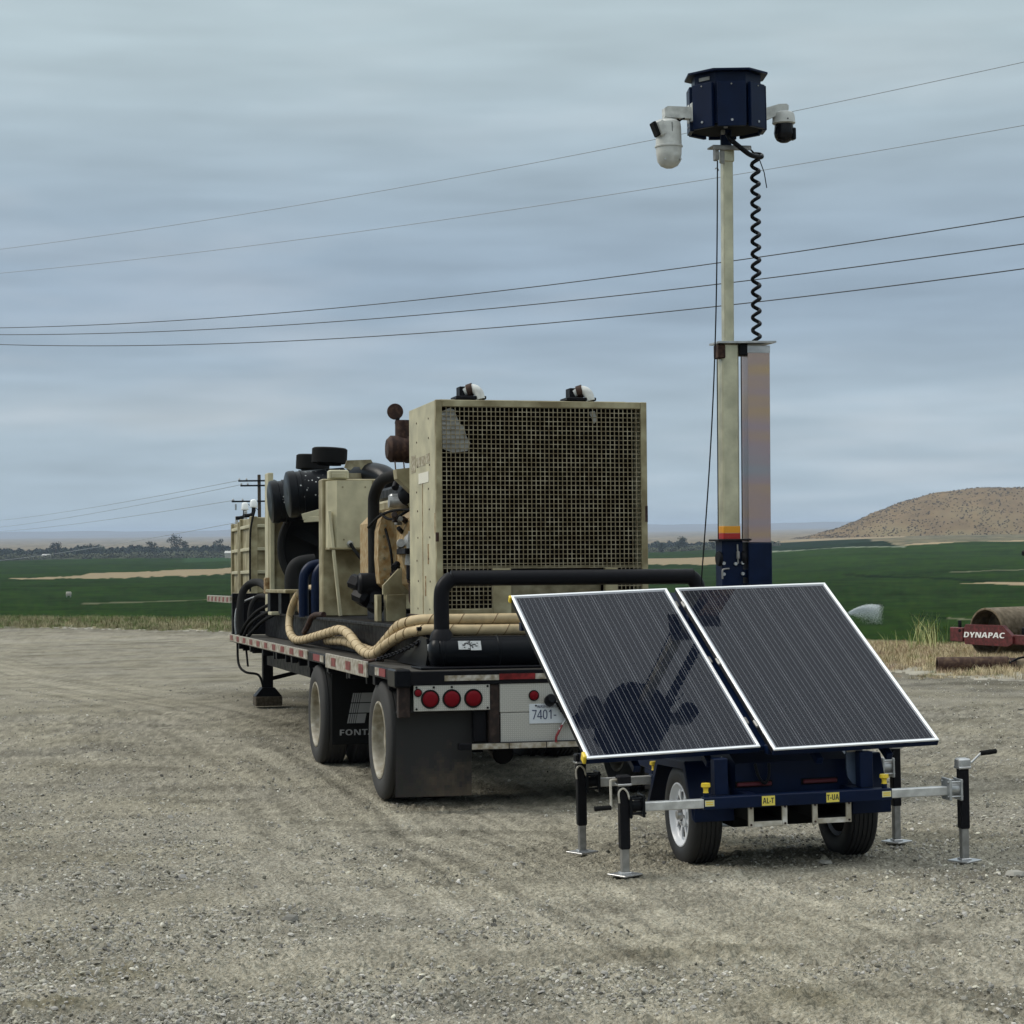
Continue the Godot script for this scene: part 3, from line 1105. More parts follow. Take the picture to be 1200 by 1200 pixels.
# ---------------------------------------------------------------- trees
func make_trees() -> void:
	rng.seed = 55
	# the belt of trees and scrub far behind the left field: one mass
	var spots := []
	for i in 900:
		var u := rng.randf_range(-0.34, 0.12)
		var r := rng.randf_range(1700.0, 2050.0)
		var z := -r / sqrt(1 + u * u)
		var s := rng.randf_range(4.2, 6.8)
		if u > 0.02: s *= 0.55
		s *= 0.8 + 0.5 * nz.get_noise_2d(u * 22.0, 3.0)
		var b := Basis(Vector3.UP, rng.randf() * TAU).scaled_local(V(s * 1.25, s * rng.randf_range(0.9, 1.4), s * 1.25))
		spots.append([Transform3D(b, V(u * -z, ground_h(u * -z, z) - 0.3, z)), Color(0.024, 0.034, 0.021) * rng.randf_range(0.6, 1.4)])
	for i in 2600:    # paler scrub in front
		var u := rng.randf_range(-0.34, 0.13)
		var r := rng.randf_range(1420.0, 1760.0)
		var z := -r / sqrt(1 + u * u)
		var s := rng.randf_range(1.0, 3.0)
		spots.append([Transform3D(Basis(Vector3.UP, rng.randf() * TAU).scaled_local(V(s * 1.5, s, s * 1.5)), V(u * -z, ground_h(u * -z, z) - 0.2, z)), Color(0.085, 0.095, 0.062) * rng.randf_range(0.6, 1.3)])
	var o := multi("tree_belt", leaf_blob(190, 1.0, 0.17, 33), M.leaf, spots)
	tag(o, "far belt of dark trees and grey scrub beyond the left field", "", "", "stuff")
	# trees that stand out of the belt
	var list := [[-0.164, 1690.0, 17.0, "tallest dark tree of the far belt, left of the flatbed"], [-0.176, 1690.0, 12.0, "round dark tree just left of the tallest tree in the belt"], [-0.223, 1680.0, 12.5, "broad dark tree near the left edge of the far belt"], [-0.143, 1600.0, 13.0, "dark tree right behind the front of the flatbed load"], [-0.205, 1690.0, 11.5, "low wide tree in the left half of the far belt"], [0.083, 1500.0, 12.0, "single round tree seen left of the mast, beyond the fields"], [0.072, 1400.0, 8.0, "low bushy tree at the right edge of the radiator"], [0.098, 1400.0, 6.5, "small grey-green tree close to the mast's left side"]]
	for q in list:
		var z: float = -q[1] / sqrt(1 + q[0] * q[0])
		var base := V(q[0] * -z, ground_h(q[0] * -z, z) - 0.1, z)
		var t := thing("tree", q[3], "tree", Transform3D(), base)
		BASE = Vector3.ZERO
		var h: float = q[2]
		var m := mb()
		m.cyl(V(0, 0, 0), V(0, h * 0.6, 0), h * 0.035, h * 0.015, 8)
		m.cyl(V(0, h * 0.3, 0), V(h * 0.2, h * 0.6, 0), h * 0.018, h * 0.008, 6)
		m.cyl(V(0, h * 0.35, 0), V(-h * 0.2, h * 0.65, h * 0.1), h * 0.018, h * 0.008, 6)
		part("trunk", m, M.wood_pole, t)
		var cm := MB.new()
		cm.has_col = true
		for k in 11:
			var ctr := V(rng.randfn() * h * 0.17, h * rng.randf_range(0.22, 0.84), rng.randfn() * h * 0.17)
			var rr := h * rng.randf_range(0.13, 0.24)
			for j in 60:
				var d := Vector3(rng.randfn(), rng.randfn(), rng.randfn()).normalized() * pow(rng.randf(), 0.4) * rr
				var x := Vector3(rng.randfn(), rng.randfn(), rng.randfn()).normalized() * h * 0.032
				var y := x.cross(Vector3(rng.randfn(), rng.randfn(), rng.randfn())).normalized() * h * 0.03
				cm.col = Color(0.024, 0.034, 0.021) * rng.randf_range(0.6, 1.5)
				var s := cm.v.size()
				for p in [ctr + d - x, ctr + d - y, ctr + d + x, ctr + d + y]:
					cm.vert(p, (d.normalized() + Vector3.UP * 0.4).normalized())
				cm.tri(s, s + 1, s + 2)
				cm.tri(s, s + 2, s + 3)
		part("crown", cm, M.leaf, t)
	# far farm buildings and a white tank in the crop
	shed(V(-188.0, 0, -1395.0), 15.0, 5.0, "long white farm shed at the foot of the far trees, left of the flatbed")
	shed(V(-330.0, 0, -1450.0), 5.0, 3.2, "small white hut among the far trees at left")
	var base := V(-116.0, 0, -535.0)
	base.y = ground_h(base.x, base.z)
	var tk := thing("water_tank", "small white tank standing alone in the left crop field", "tank", Transform3D(), base)
	BASE = Vector3.ZERO
	part("tank_body", mb().lathe([Vector2(0, 0.35), Vector2(0.6, 0.38), Vector2(0.72, 0.6), Vector2(0.72, 1.2), Vector2(0.6, 1.42), Vector2(0, 1.46)], Transform3D(), 20), M.white, tk)
	var lm := mb()
	for k in [[-0.5, -0.5], [0.5, -0.5], [-0.5, 0.5], [0.5, 0.5]]:
		lm = mb()
		lm.bx(k[0] - 0.05, k[0] + 0.05, 0, 0.5, k[1] - 0.05, k[1] + 0.05)
		part("leg", lm, M.galv, tk)


func shed(at: Vector3, l: float, h: float, label: String) -> void:
	at.y = ground_h(at.x, at.z)
	var t := thing("farm_shed", label, "shed", Transform3D(), at)
	BASE = Vector3.ZERO
	part("wall", mb().bx(-l / 2, l / 2, 0, h * 0.7, -3, 3, 0.0), M.white, t)
	part("roof", mb().prism(PackedVector2Array([Vector2(-3.3, h * 0.7), Vector2(3.3, h * 0.7), Vector2(0, h)]), l + 0.6, Transform3D(Basis(V(0, 0, 1), V(0, 1, 0), V(-1, 0, 0)), Vector3.ZERO)), M.white_plate, t)
	part("door", mb().bx(-0.8, 0.8, 0, h * 0.5, 3.0, 3.06, 0.0), M.beige_dark, t)


# ---------------------------------------------------------------- shared pieces
func group_node(called: String, parent: Node, at := Vector3.ZERO, b := Basis()) -> Node3D:
	var o := Node3D.new()
	put_name(o, called, parent)
	o.transform = Transform3D(b, at - BASE)
	return o


# wheel whose axle is the x axis and whose outer side is -x
func wheel_meshes(r: float, w: float, rim: float, dish: float, grooves: int) -> Array:
	var xf := Transform3D(Basis(V(0, -1, 0), V(1, 0, 0), V(0, 0, 1)), Vector3.ZERO)
	var h := w / 2
	var p := [Vector2(rim * 0.94, -h * 0.80), Vector2(rim * 1.02, -h * 0.95), Vector2(lerpf(rim, r, 0.35), -h * 1.04), Vector2(lerpf(rim, r, 0.7), -h * 1.02), Vector2(r * 0.975, -h * 0.88), Vector2(r * 0.992, -h * 0.80)]
	var tw := h * 1.52 / grooves
	for k in grooves:
		var a := -h * 0.76 + tw * k
		p.append(Vector2(r, a + tw * 0.10)); p.append(Vector2(r, a + tw * 0.78)); p.append(Vector2(r * 0.978, a + tw * 0.84))
		if k < grooves - 1: p.append(Vector2(r * 0.978, a + tw * 1.04))
	p.append_array([Vector2(r * 0.992, h * 0.80), Vector2(r * 0.975, h * 0.88), Vector2(lerpf(rim, r, 0.7), h * 1.02), Vector2(rim * 1.02, h * 0.95), Vector2(rim * 0.94, h * 0.8)])
	var ty := MB.new()
	ty.lathe(p, xf, 56)
	var rm := MB.new()
	rm.lathe([Vector2(rim * 0.955, -h * 0.90), Vector2(rim * 1.02, -h * 0.93), Vector2(rim * 1.02, -h * 0.985), Vector2(rim * 0.97, -h * 1.0), Vector2(rim * 0.93, -h * 0.93), Vector2(rim * 0.90, -h * 0.6), Vector2(rim * 0.86, -h + dish * 0.75), Vector2(rim * 0.80, -h + dish), Vector2(rim * 0.62, -h + dish * 1.02), Vector2(rim * 0.55, -h + dish * 0.82), Vector2(rim * 0.36, -h + dish * 0.74), Vector2(rim * 0.34, -h + dish * 0.74)], xf, 48)
	rm.lathe([Vector2(rim * 0.93, h * 0.85), Vector2(rim * 0.9, 0.0), Vector2(rim * 0.8, -h + dish + 0.008)], xf, 40)
	return [ty, rm]


func tail_lamp(parent: Node, called: String, at: Vector3, r: float, lens: Material) -> void:
	var o := group_node(called, parent, at)
	var xf := Transform3D(Basis(V(1, 0, 0), V(0, 0, 1), V(0, -1, 0)), Vector3.ZERO)
	var m := MB.new()
	m.lathe([Vector2(r * 0.80, -0.004), Vector2(r * 0.84, 0.010), Vector2(r * 0.95, 0.010), Vector2(r, 0.002), Vector2(r, -0.004)], xf, 24)
	part("grommet", m, M.black_matt, o)
	m = MB.new()
	m.lathe([Vector2(r * 0.84, 0.004), Vector2(r * 0.76, 0.011), Vector2(r * 0.4, 0.016), Vector2(0, 0.017)], xf, 24)
	part("lens", m, lens, o)


func letters(text: String, height: float, depth: float, material: Material, parent: Node, called: String, xf: Transform3D, bold := 700, stretch := 1.0) -> MeshInstance3D:
	var tm := TextMesh.new()
	var sf := SystemFont.new()
	sf.font_names = PackedStringArray(["Droid Sans"])
	sf.font_weight = bold
	tm.font = sf
	tm.text = text
	tm.font_size = 64
	tm.pixel_size = height / 46.0
	tm.depth = depth
	var o := MeshInstance3D.new()
	o.mesh = tm
	o.material_override = material
	put_name(o, called, parent)
	o.transform = Transform3D(xf.basis.scaled_local(V(stretch, 1, 1)), xf.origin - BASE)
	return o


# ---------------------------------------------------------------- the long flatbed
func make_flatbed() -> void:
	var t := thing("flatbed_trailer", "long black step-deck flatbed trailer with white rims, carrying the beige machine", "trailer", T, V(0, 0, -7))
	part("deck", mb().bx(-1.26, 1.26, 0.985, 1.055, -11.6, -0.02), M.deck, t)
	for s in [-1, 1]:
		var x0: float = s * 1.30
		var m := mb()
		m.box(V(s * 1.285, 1.018, -5.8), V(0.045, 0.088, 11.6), 0.006)
		part("side_rail", m, M.black, t)
		# light panel that stands proud of the rail
		m = mb()
		m.box(V(s * 1.312, 1.019, -2.335), V(0.02, 0.130, 2.15), 0.003)
		part("tape_panel", m, M.white_tape, t)
		m = mb()
		m.box(V(s * 1.311, 1.031, -8.1), V(0.018, 0.090, 7.0), 0.003)
		part("tape_panel", m, M.white_tape, t)
		for q in [[-1.50, 0.21, 0.075], [-2.15, 0.24, 0.075], [-2.95, 0.24, 0.075]]:
			part("red_strip", mb().box(V(s * 1.323, 1.018, q[0]), V(0.005, q[2], q[1]), 0.0), M.red_tape, t)
		for k in 10:
			part("red_strip", mb().box(V(s * 1.3215, 1.031, -4.98 - k * 0.70), V(0.005, 0.062, 0.26), 0.0), M.red_tape, t)
		for q in [[-0.83, 0.17, M.white_tape], [-0.60, 0.26, M.red_dark], [-3.72, 0.22, M.white_tape], [-4.05, 0.40, M.red_dark]]:
			part("reflector_strip", mb().box(V(s * 1.309, 1.022, q[0]), V(0.005, 0.062, q[1]), 0.0), q[2], t)
		# stake pockets along the rail
		for k in 9:
			part("stake_pocket", mb().box(V(s * 1.275, 0.945, -1.0 - k * 1.2), V(0.06, 0.075, 0.10), 0.004), M.black, t)
	# upper front deck
	part("upper_deck", mb().bx(-1.28, 1.28, 1.475, 1.555, -14.65, -11.62), M.deck, t)
	part("deck_step", mb().bx(-1.27, 1.27, 1.06, 1.60, -11.74, -11.62), M.black, t)
	for s in [-1, 1]:
		part("upper_rail", mb().box(V(s * 1.29, 1.52, -13.14), V(0.03, 0.09, 3.05), 0.004), M.white_tape, t)
		for k in 6:
			part("red_strip", mb().box(V(s * 1.307, 1.52, -11.9 - k * 0.5), V(0.004, 0.06, 0.2), 0.0), M.red_tape, t)
	part("front_frame", mb().bx(-0.55, 0.55, 1.18, 1.46, -14.6, -11.75), M.black, t)
	# main beams, tapering up to the front
	for s in [-1, 1]:
		var m := mb()
		m.prism(PackedVector2Array([Vector2(-0.1, 0.98), Vector2(-11.6, 0.98), Vector2(-11.6, 0.74), Vector2(-10.4, 0.60), Vector2(-6.8, 0.60), Vector2(-5.6, 0.66), Vector2(-0.1, 0.66)]), 0.10, Transform3D(Basis(V(0, 0, 1), V(0, 1, 0), V(-1, 0, 0)), V(s * 0.52, 0, 0)))
		part("main_beam", m, M.black, t)
		m = mb()
		m.bx(s * 0.90 - 0.05, s * 0.90 + 0.05, 0.70, 0.975, -10.6, -6.9)
		m.beam(V(s * 0.9, 0.72, -9.0), V(s * 0.9, 0.95, -7.6), 0.06, 0.06)
		part("tool_rack", m, M.black, t)
	for k in 11:
		part("cross_member", mb().bx(-1.24, 1.24, 0.88, 0.975, -0.75 - k * 1.0, -0.68 - k * 1.0), M.black, t)
	# rear end
	part("rear_sill", mb().bx(-1.26, 1.26, 0.945, 1.05, -0.06, -0.004), M.black, t)
	part("white_strip", mb().bx(-0.937, -0.511, 0.975, 1.016, -0.004, 0.002, 0.0), M.white_tape, t)
	part("red_strip", mb().bx(-0.509, -0.225, 0.978, 1.022, -0.004, 0.003, 0.0), M.red_tape, t)
	part("white_strip", mb().bx(-0.223, 0.223, 0.978, 1.020, -0.004, 0.002, 0.0), M.white_tape, t)
	part("red_strip", mb().bx(0.225, 0.509, 0.978, 1.022, -0.004, 0.003, 0.0), M.red_tape, t)
	part("white_strip", mb().bx(0.511, 0.937, 0.975, 1.016, -0.004, 0.002, 0.0), M.white_tape, t)
	part("corner_cap", mb().bx(-1.325, -1.20, 0.93, 1.068, -0.30, 0.012, 0.012), M.black_gloss, t)
	part("corner_cap", mb().bx(1.20, 1.325, 0.93, 1.068, -0.30, 0.012, 0.012), M.black_gloss, t)
	for s in [-1, 1]:
		part("corner_post", mb().bx(s * 1.245 - 0.045, s * 1.245 + 0.045, 0.70, 0.93, -0.10, -0.03), M.rust_dark, t)
		var pl := part("lamp_plate", mb().bx(minf(s * 1.172, s * 0.582), maxf(s * 1.172, s * 0.582), 0.748, 0.945, -0.045, -0.010, 0.003), M.white_plate, t)
		for x in [1.048, 0.881, 0.712]:
			tail_lamp(t, "tail_lamp", V(s * x, 0.839, -0.009), 0.073, M.red_lens)
		tail_lamp(t, "marker_lamp", V(s * 1.143, 0.889, -0.009), 0.032, M.red_lens)
		for q in [[1.155, 0.93], [1.155, 0.765], [0.60, 0.93], [0.60, 0.765], [0.88, 0.928], [1.02, 0.928]]:
			part("screw", mb().cyl(V(s * q[0], q[1], -0.010), V(s * q[0], q[1], -0.004), 0.009, -1, 8), M.black_matt, t)
		part("rear_post", mb().bx(s * 0.545 - 0.04, s * 0.545 + 0.04, 0.45, 0.945, -0.09, -0.02), M.rust_dark, t)
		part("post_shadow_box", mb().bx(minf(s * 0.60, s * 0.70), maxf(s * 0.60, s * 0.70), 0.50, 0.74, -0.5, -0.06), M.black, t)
		# mud flap, dirty at the bottom
		var fm := mb()
		fm.has_col = true
		for i in 30:
			for k in 30:
				var fx := func(a: float) -> float: return s * lerpf(0.698, 1.292, a)
				var fy := func(b: float) -> float: return lerpf(0.088, 0.735, b)
				var fz := func(a: float, b: float) -> float: return -0.13 + 0.015 * sin(a * 5.0) * (1.0 - b) - 0.02 * (1.0 - b)
				var aa := i / 30.0
				var bb := k / 30.0
				var cc := (i + 1) / 30.0
				var dd := (k + 1) / 30.0
				var d := clampf(0.80 - bb * 1.7 + 0.55 * nz.get_noise_2d(aa * 4.0 + s, bb * 4.0) + 0.2 * nz.get_noise_2d(aa * 16.0, bb * 16.0), 0, 1)
				fm.col = Color(0.012, 0.012, 0.013).lerp(Color(0.075, 0.055, 0.036), d * (0.25 + 0.75 * smoothstep(0.1, 0.75, aa if s > 0 else 1.0 - aa)))
				fm.quad(V(fx.call(aa), fy.call(bb), fz.call(aa, bb)), V(fx.call(cc), fy.call(bb), fz.call(cc, bb)), V(fx.call(cc), fy.call(dd), fz.call(cc, dd)), V(fx.call(aa), fy.call(dd), fz.call(aa, dd)))
				fm.quad(V(fx.call(aa), fy.call(bb), fz.call(aa, bb) - 0.01), V(fx.call(cc), fy.call(bb), fz.call(cc, bb) - 0.01), V(fx.call(cc), fy.call(dd), fz.call(cc, dd) - 0.01), V(fx.call(aa), fy.call(dd), fz.call(aa, dd) - 0.01))
		fm.bx(minf(s * 0.70, s * 1.29), maxf(s * 0.70, s * 1.29), 0.725, 0.745, -0.15, -0.115)
		var flapm: StandardMaterial3D = M.get("flap_paint", null)
		if flapm == null:
			flapm = mat("flap_paint", Color(1, 1, 1), 0.75)
			flapm.vertex_color_use_as_albedo = true
		part("mud_flap", fm, flapm, t)
	var cp := part("centre_panel", mb().bx(-0.502, 0.502, 0.725, 0.947, -0.05, -0.012, 0.003), M.white_plate, t)
	part("centre_panel", mb().bx(-0.496, 0.502, 0.497, 0.721, -0.05, -0.013, 0.003), M.white_plate, t)
	tail_lamp(t, "marker_lamp", V(-0.234, 0.850, -0.011), 0.042, M.red_lens)
	tail_lamp(t, "marker_lamp", V(0.0, 0.850, -0.011), 0.042, M.red_lens)
	tail_lamp(t, "marker_lamp", V(0.234, 0.850, -0.011), 0.042, M.red_lens)
	# number plate
	var np := part("number_plate", mb().bx(-0.272, 0.033, 0.634, 0.784, -0.012, -0.006, 0.001), M.plate_paint, t)
	letters("7401-", 0.072, 0.003, M.plate_ink, np, "plate_number", Transform3D(Basis(), V(-0.155, 0.702, -0.0045)), 400, 0.78)
	letters("WASHINGTON", 0.020, 0.003, M.plate_ink, np, "plate_state", Transform3D(Basis(), V(-0.12, 0.764, -0.0045)), 400, 1.0)
	for q in [[-0.22, 0.772], [-0.02, 0.772]]:
		part("screw", mb().cyl(V(q[0], q[1], -0.006), V(q[0], q[1], 0.0), 0.007, -1, 8), M.black_matt, t)
	# cable socket, coiled air lines and the red handle beside the plate
	part("cable_socket", mb().lathe([Vector2(0, 0.05), Vector2(0.03, 0.05), Vector2(0.042, 0.03), Vector2(0.045, -0.03), Vector2(0, -0.04)], Transform3D(Basis(V(1, 0, 0), V(0, 0.3, 0.95), V(0, -0.95, 0.3)), V(-0.112, 0.815, 0.03)), 16), M.black_gloss, t)
	var al := mb()
	for k in 3:
		var pts := []
		for j in 30:
			pts.append(V(-0.03 + 0.05 * sin(j * 0.75 + k * 2.0) + 0.004 * j, 0.80 - j * 0.006, 0.03 + 0.03 * cos(j * 0.75 + k * 2.0)))
		al.tube(pts, 0.007, 6)
	part("air_lines", al, M.black_gloss, t)
	part("handle", mb().tube(spline([V(-0.02, 0.62, 0.02), V(-0.05, 0.57, 0.03), V(-0.07, 0.53, 0.03), V(-0.072, 0.49, 0.03)], 4), 0.010, 8), M.red_dark, t)
	part("lever", mb().tube(spline([V(0.01, 0.66, 0.02), V(-0.02, 0.62, 0.02), V(-0.045, 0.585, 0.03)], 4), 0.008, 8), M.galv, t)
	# under-run bumper
	part("bumper", mb().bx(-0.835, 0.835, 0.447, 0.497, -0.03, 0.03), M.black, t)
	for k in 5:
		part("bumper_tape", mb().bx(-0.735 + k * 0.296, -0.735 + k * 0.296 + 0.288, 0.452, 0.494, 0.030, 0.0335, 0.0), M.white_tape, t)
	for s in [-1, 1]:
		part("bumper_hanger", mb().bx(s * 0.5 - 0.05, s * 0.5 + 0.05, 0.44, 0.70, -0.12, -0.032), M.black, t)
	# running gear
	for z in [-0.95, -4.34]:
		part("axle", mb().cyl(V(-1.0, 0.46, z), V(1.0, 0.46, z), 0.065, -1, 14), M.black, t)
		part("air_tank", mb().cyl(V(-0.45, 0.62, z - 0.75), V(0.45, 0.62, z - 0.75), 0.13, -1, 18, 0.03), M.black, t)
		for s in [-1, 1]:
			part("suspension_arm", mb().beam(V(s * 0.52, 0.42, z + 0.25), V(s * 0.52, 0.60, z - 0.65), 0.09, 0.11), M.black, t)
			part("air_spring", mb().lathe([Vector2(0, 0.42), Vector2(0.10, 0.43), Vector2(0.13, 0.48), Vector2(0.12, 0.53), Vector2(0.14, 0.58), Vector2(0.12, 0.65), Vector2(0, 0.66)], Transform3D(Basis(), V(s * 0.52, 0, z + 0.36)), 16), M.rubber, t)
			part("brake_chamber", mb().cyl(V(s * 0.35, 0.40, z + 0.2), V(s * 0.35, 0.36, z + 0.42), 0.085, -1, 14, 0.015), M.black, t)
	var wm := wheel_meshes(0.475, 0.26, 0.305, 0.15, 5)
	var tyre_m: ArrayMesh = wm[0].mesh()
	var rim_m: ArrayMesh = wm[1].mesh()
	var hub := MB.new()
	hub.lathe([Vector2(0, -0.075), Vector2(0.085, -0.07), Vector2(0.105, -0.045), Vector2(0.11, 0.02)], Transform3D(Basis(V(0, -1, 0), V(1, 0, 0), V(0, 0, 1)), Vector3.ZERO), 20)
	for k in 10:
		var an := TAU * k / 10
		hub.cyl(V(-0.05, cos(an) * 0.143, sin(an) * 0.143), V(0.02, cos(an) * 0.143, sin(an) * 0.143), 0.014, -1, 6)
	var hub_m := hub.mesh()
	for z in [-0.95, -4.34]:
		for q in [[-1.15, 0.0], [-0.83, PI], [0.83, 0.0], [1.15, PI]]:
			var w := group_node("wheel", t, V(q[0], 0.468, z), Basis(Vector3.UP, q[1]) * Basis(Vector3.RIGHT, z * 3.0))
			part("tyre", tyre_m, M.tyre, w)
			part("rim", rim_m, M.rim_white, w)
			if absf(q[0]) > 1.0:
				part("hub", hub_m, M.rim_white, w)
	# flap with the maker's mark behind the front axle
	for s in [-1, 1]:
		var fl := part("mud_flap", mb().bx(minf(s * 0.62, s * 1.21), maxf(s * 0.62, s * 1.21), 0.215, 0.93, -3.78, -3.76), M.black_matt, t)
		if s < 0:
			var z := -3.757
			# slanted stripes and three shrinking bars of the emblem
			for row in 3:
				var y0 := 0.695 - row * 0.097
				var sl := 0.020
				var xb := -1.026 - row * sl
				var ln: float = [0.36, 0.235, 0.165][row]
				for k in 4:
					var xx := xb + k * 0.020
					part("emblem_bar", mb().prism(PackedVector2Array([Vector2(xx, y0 - 0.088), Vector2(xx + 0.014, y0 - 0.088), Vector2(xx + 0.014 + sl * 0.9, y0), Vector2(xx + sl * 0.9, y0)]), 0.004, Transform3D(Basis(), V(0, 0, z))), M.grey_logo, fl)
				var xa := xb + 0.080
				part("emblem_bar", mb().prism(PackedVector2Array([Vector2(xa, y0 - 0.088), Vector2(xa + ln - 0.08, y0 - 0.088), Vector2(xa + ln - 0.08 + sl * 0.9, y0), Vector2(xa + sl * 0.9, y0)]), 0.004, Transform3D(Basis(), V(0, 0, z))), M.grey_logo, fl)
			letters("FONTAINE", 0.054, 0.003, M.grey_logo, fl, "maker_lettering", Transform3D(Basis(), V(-0.885, 0.327, z)), 700, 1.38)
	# landing gear
	for s in [-1, 1]:
		var m := mb()
		m.box(V(s * 0.9, 0.66, -10.95), V(0.13, 0.56, 0.13), 0.006)
		m.box(V(s * 0.9, 0.36, -10.95), V(0.10, 0.20, 0.10), 0.004)
		part("landing_leg", m, M.black, t)
		m = mb()
		m.prism(PackedVector2Array([Vector2(-0.17, 0.29), Vector2(0.17, 0.29), Vector2(0.08, 0.40), Vector2(-0.08, 0.40)]), 0.24, Transform3D(Basis(), V(s * 0.9, 0, -10.95)))
		part("landing_foot", m, M.black, t)
		part("timber_block", mb().box(V(s * 0.9, 0.23, -10.95), V(0.34, 0.12, 0.32), 0.01), M.wood_block, t)
	part("brace", mb().beam(V(-0.9, 0.5, -10.95), V(0.9, 0.9, -10.95), 0.05, 0.05), M.black, t)
	part("hanging_cable", mb().tube(spline([V(-1.22, 0.95, -11.5), V(-1.23, 0.70, -11.3), V(-1.18, 0.60, -11.0), V(-1.02, 0.56, -10.9), V(-0.96, 0.40, -10.9)], 6), 0.016, 7), M.black_matt, t)
	part("hanging_strap", mb().beam(V(-1.15, 0.97, -11.2), V(-1.12, 0.66, -11.2), 0.07, 0.02), M.black_matt, t)
	BASE = Vector3.ZERO


# ---------------------------------------------------------------- the beige machine on it
func make_compressor() -> void:
	var t := thing("industrial_compressor", "large beige engine-driven compressor with a tall wire-mesh radiator, standing on the flatbed", "compressor", T, V(0, 1.06, -5))
	# skid
	for s in [-1, 1]:
		part("skid_beam", mb().bx(s * 0.82 - 0.11, s * 0.82 + 0.11, 1.062, 1.34, -10.9, -0.72), M.black, t)
		part("beam_flange", mb().bx(s * 0.82 - 0.18, s * 0.82 + 0.16, 1.342, 1.372, -10.9, -0.72), M.black, t)
	part("skid_floor", mb().bx(-0.66, 0.62, 1.29, 1.335, -10.9, -0.75), M.black, t)
	for z in [-0.78, -3.2, -6.6, -9.4]:
		part("cross_beam", mb().bx(-0.70, 0.70, 1.07, 1.285, z - 0.06, z + 0.06), M.black, t)
	part("floor_box", mb().bx(-0.72, -0.30, 1.374, 1.47, -4.6, -3.5), M.black, t)
	part("floor_box", mb().bx(-0.62, -0.2, 1.374, 1.44, -3.4, -2.6), M.black, t)

	# radiator housing
	var x0 := -0.725
	var x1 := 1.095
	var zr := -1.25
	var zf := -2.40
	var y0 := 1.43
	var y1 := 3.235
	part("side_panel", mb().bx(x0, x0 + 0.012, y0, y1, zf, zr - 0.05), M.beige_clean, t)
	part("side_panel", mb().bx(x1 - 0.012, x1, y0, y1, zf, zr - 0.05), M.beige_clean, t)
	part("top_panel", mb().bx(x0 + 0.013, x1 - 0.013, y1 - 0.02, y1, zf, zr - 0.05), M.beige, t)
	part("top_plate", mb().bx(x0 - 0.06 + 0.13, x1 - 0.12, y1 + 0.001, y1 + 0.022, zf + 0.1, zr - 0.2), M.beige, t)
	part("corner_angle", mb().bx(x0 - 0.004, x0 + 0.05, y0, y1 + 0.002, zr - 0.049, zr), M.beige, t)
	part("corner_angle", mb().bx(x1 - 0.05, x1 + 0.004, y0, y1 + 0.002, zr - 0.049, zr), M.beige, t)
	part("top_angle", mb().bx(x0 + 0.052, x1 - 0.052, y1 - 0.055, y1 + 0.001, zr - 0.048, zr - 0.002), M.beige, t)
	part("back_panel", mb().bx(x0 + 0.02, x1 - 0.02, y0, y1 - 0.03, zf, zf + 0.02), M.beige_dark, t)
	part("radiator_core", mb().bx(x0 + 0.02, x1 - 0.02, y0 + 0.02, y1 - 0.03, zf + 0.3, zr - 0.30), M.core, t)
	# wire guard
	var g := mb()
	var gx0 := x0 + 0.05
	var gx1 := x1 - 0.05
	var gy0 := 1.84
	var gy1 := y1 - 0.055
	var pitch := 0.0385
	var nxw := int(round((gx1 - gx0) / pitch))
	for k in range(1, nxw):
		var x := gx0 + (gx1 - gx0) * k / nxw
		g.box(V(x, (gy0 + gy1) / 2, zr - 0.012), V(0.0068, gy1 - gy0, 0.006), 0.0)
	var nyw := int(round((gy1 - gy0) / pitch))
	for k in nyw + 1:
		g.box(V((gx0 + gx1) / 2, gy0 + (gy1 - gy0) * k / nyw, zr - 0.0185), V(gx1 - gx0, 0.0068, 0.006), 0.0)
	part("wire_guard", g, M.grille, t, Transform3D(), "stuff")
	# lower guards left and right of the dark recess
	for q in [[gx0, -0.255, 1.505], [0.83, gx1, 1.505]]:
		g = mb()
		var nn := int(round((q[1] - q[0]) / pitch))
		for k in nn + 1:
			g.box(V(lerpf(q[0], q[1], float(k) / nn), (q[2] + gy0) / 2, zr - 0.012), V(0.0068, gy0 - q[2], 0.006), 0.0)
		for k in 9:
			g.box(V((q[0] + q[1]) / 2, q[2] + (gy0 - 0.01 - q[2]) * k / 9.0, zr - 0.0185), V(q[1] - q[0], 0.0075, 0.006), 0.0)
		part("wire_guard", g, M.grille, t, Transform3D(), "stuff")
		part("bottom_angle", mb().bx(q[0], q[1], 1.455, 1.503, zr - 0.045, zr - 0.003), M.beige, t)
	part("upright", mb().bx(-0.253, -0.095, 1.43, 1.836, zr - 0.06, zr - 0.006), M.beige, t)
	part("upright", mb().bx(0.72, 0.828, 1.43, 1.836, zr - 0.06, zr - 0.006), M.beige, t)
	part("recess_panel", mb().bx(-0.093, 0.718, 1.43, 1.82, zr - 0.16, zr - 0.13), M.beige_dark, t)
	part("recess_sill", mb().bx(gx0, gx1, 1.841, 1.862, zr - 0.10, zr - 0.03), M.beige_dark, t)
	# torn pale sheet stuck behind the guard, top left
	part("torn_sheet", mb().prism(PackedVector2Array([Vector2(gx0 + 0.005, 3.14), Vector2(gx0 + 0.07, 3.17), Vector2(gx0 + 0.11, 3.155), Vector2(gx0 + 0.155, 3.04), Vector2(gx0 + 0.19, 3.02), Vector2(gx0 + 0.215, 2.93), Vector2(gx0 + 0.245, 2.88), Vector2(gx0 + 0.22, 2.815), Vector2(gx0 + 0.10, 2.80), Vector2(gx0 + 0.01, 2.83)]), 0.004, Transform3D(Basis(), V(0, 0, zr - 0.03))), M.pale_sheet, t)
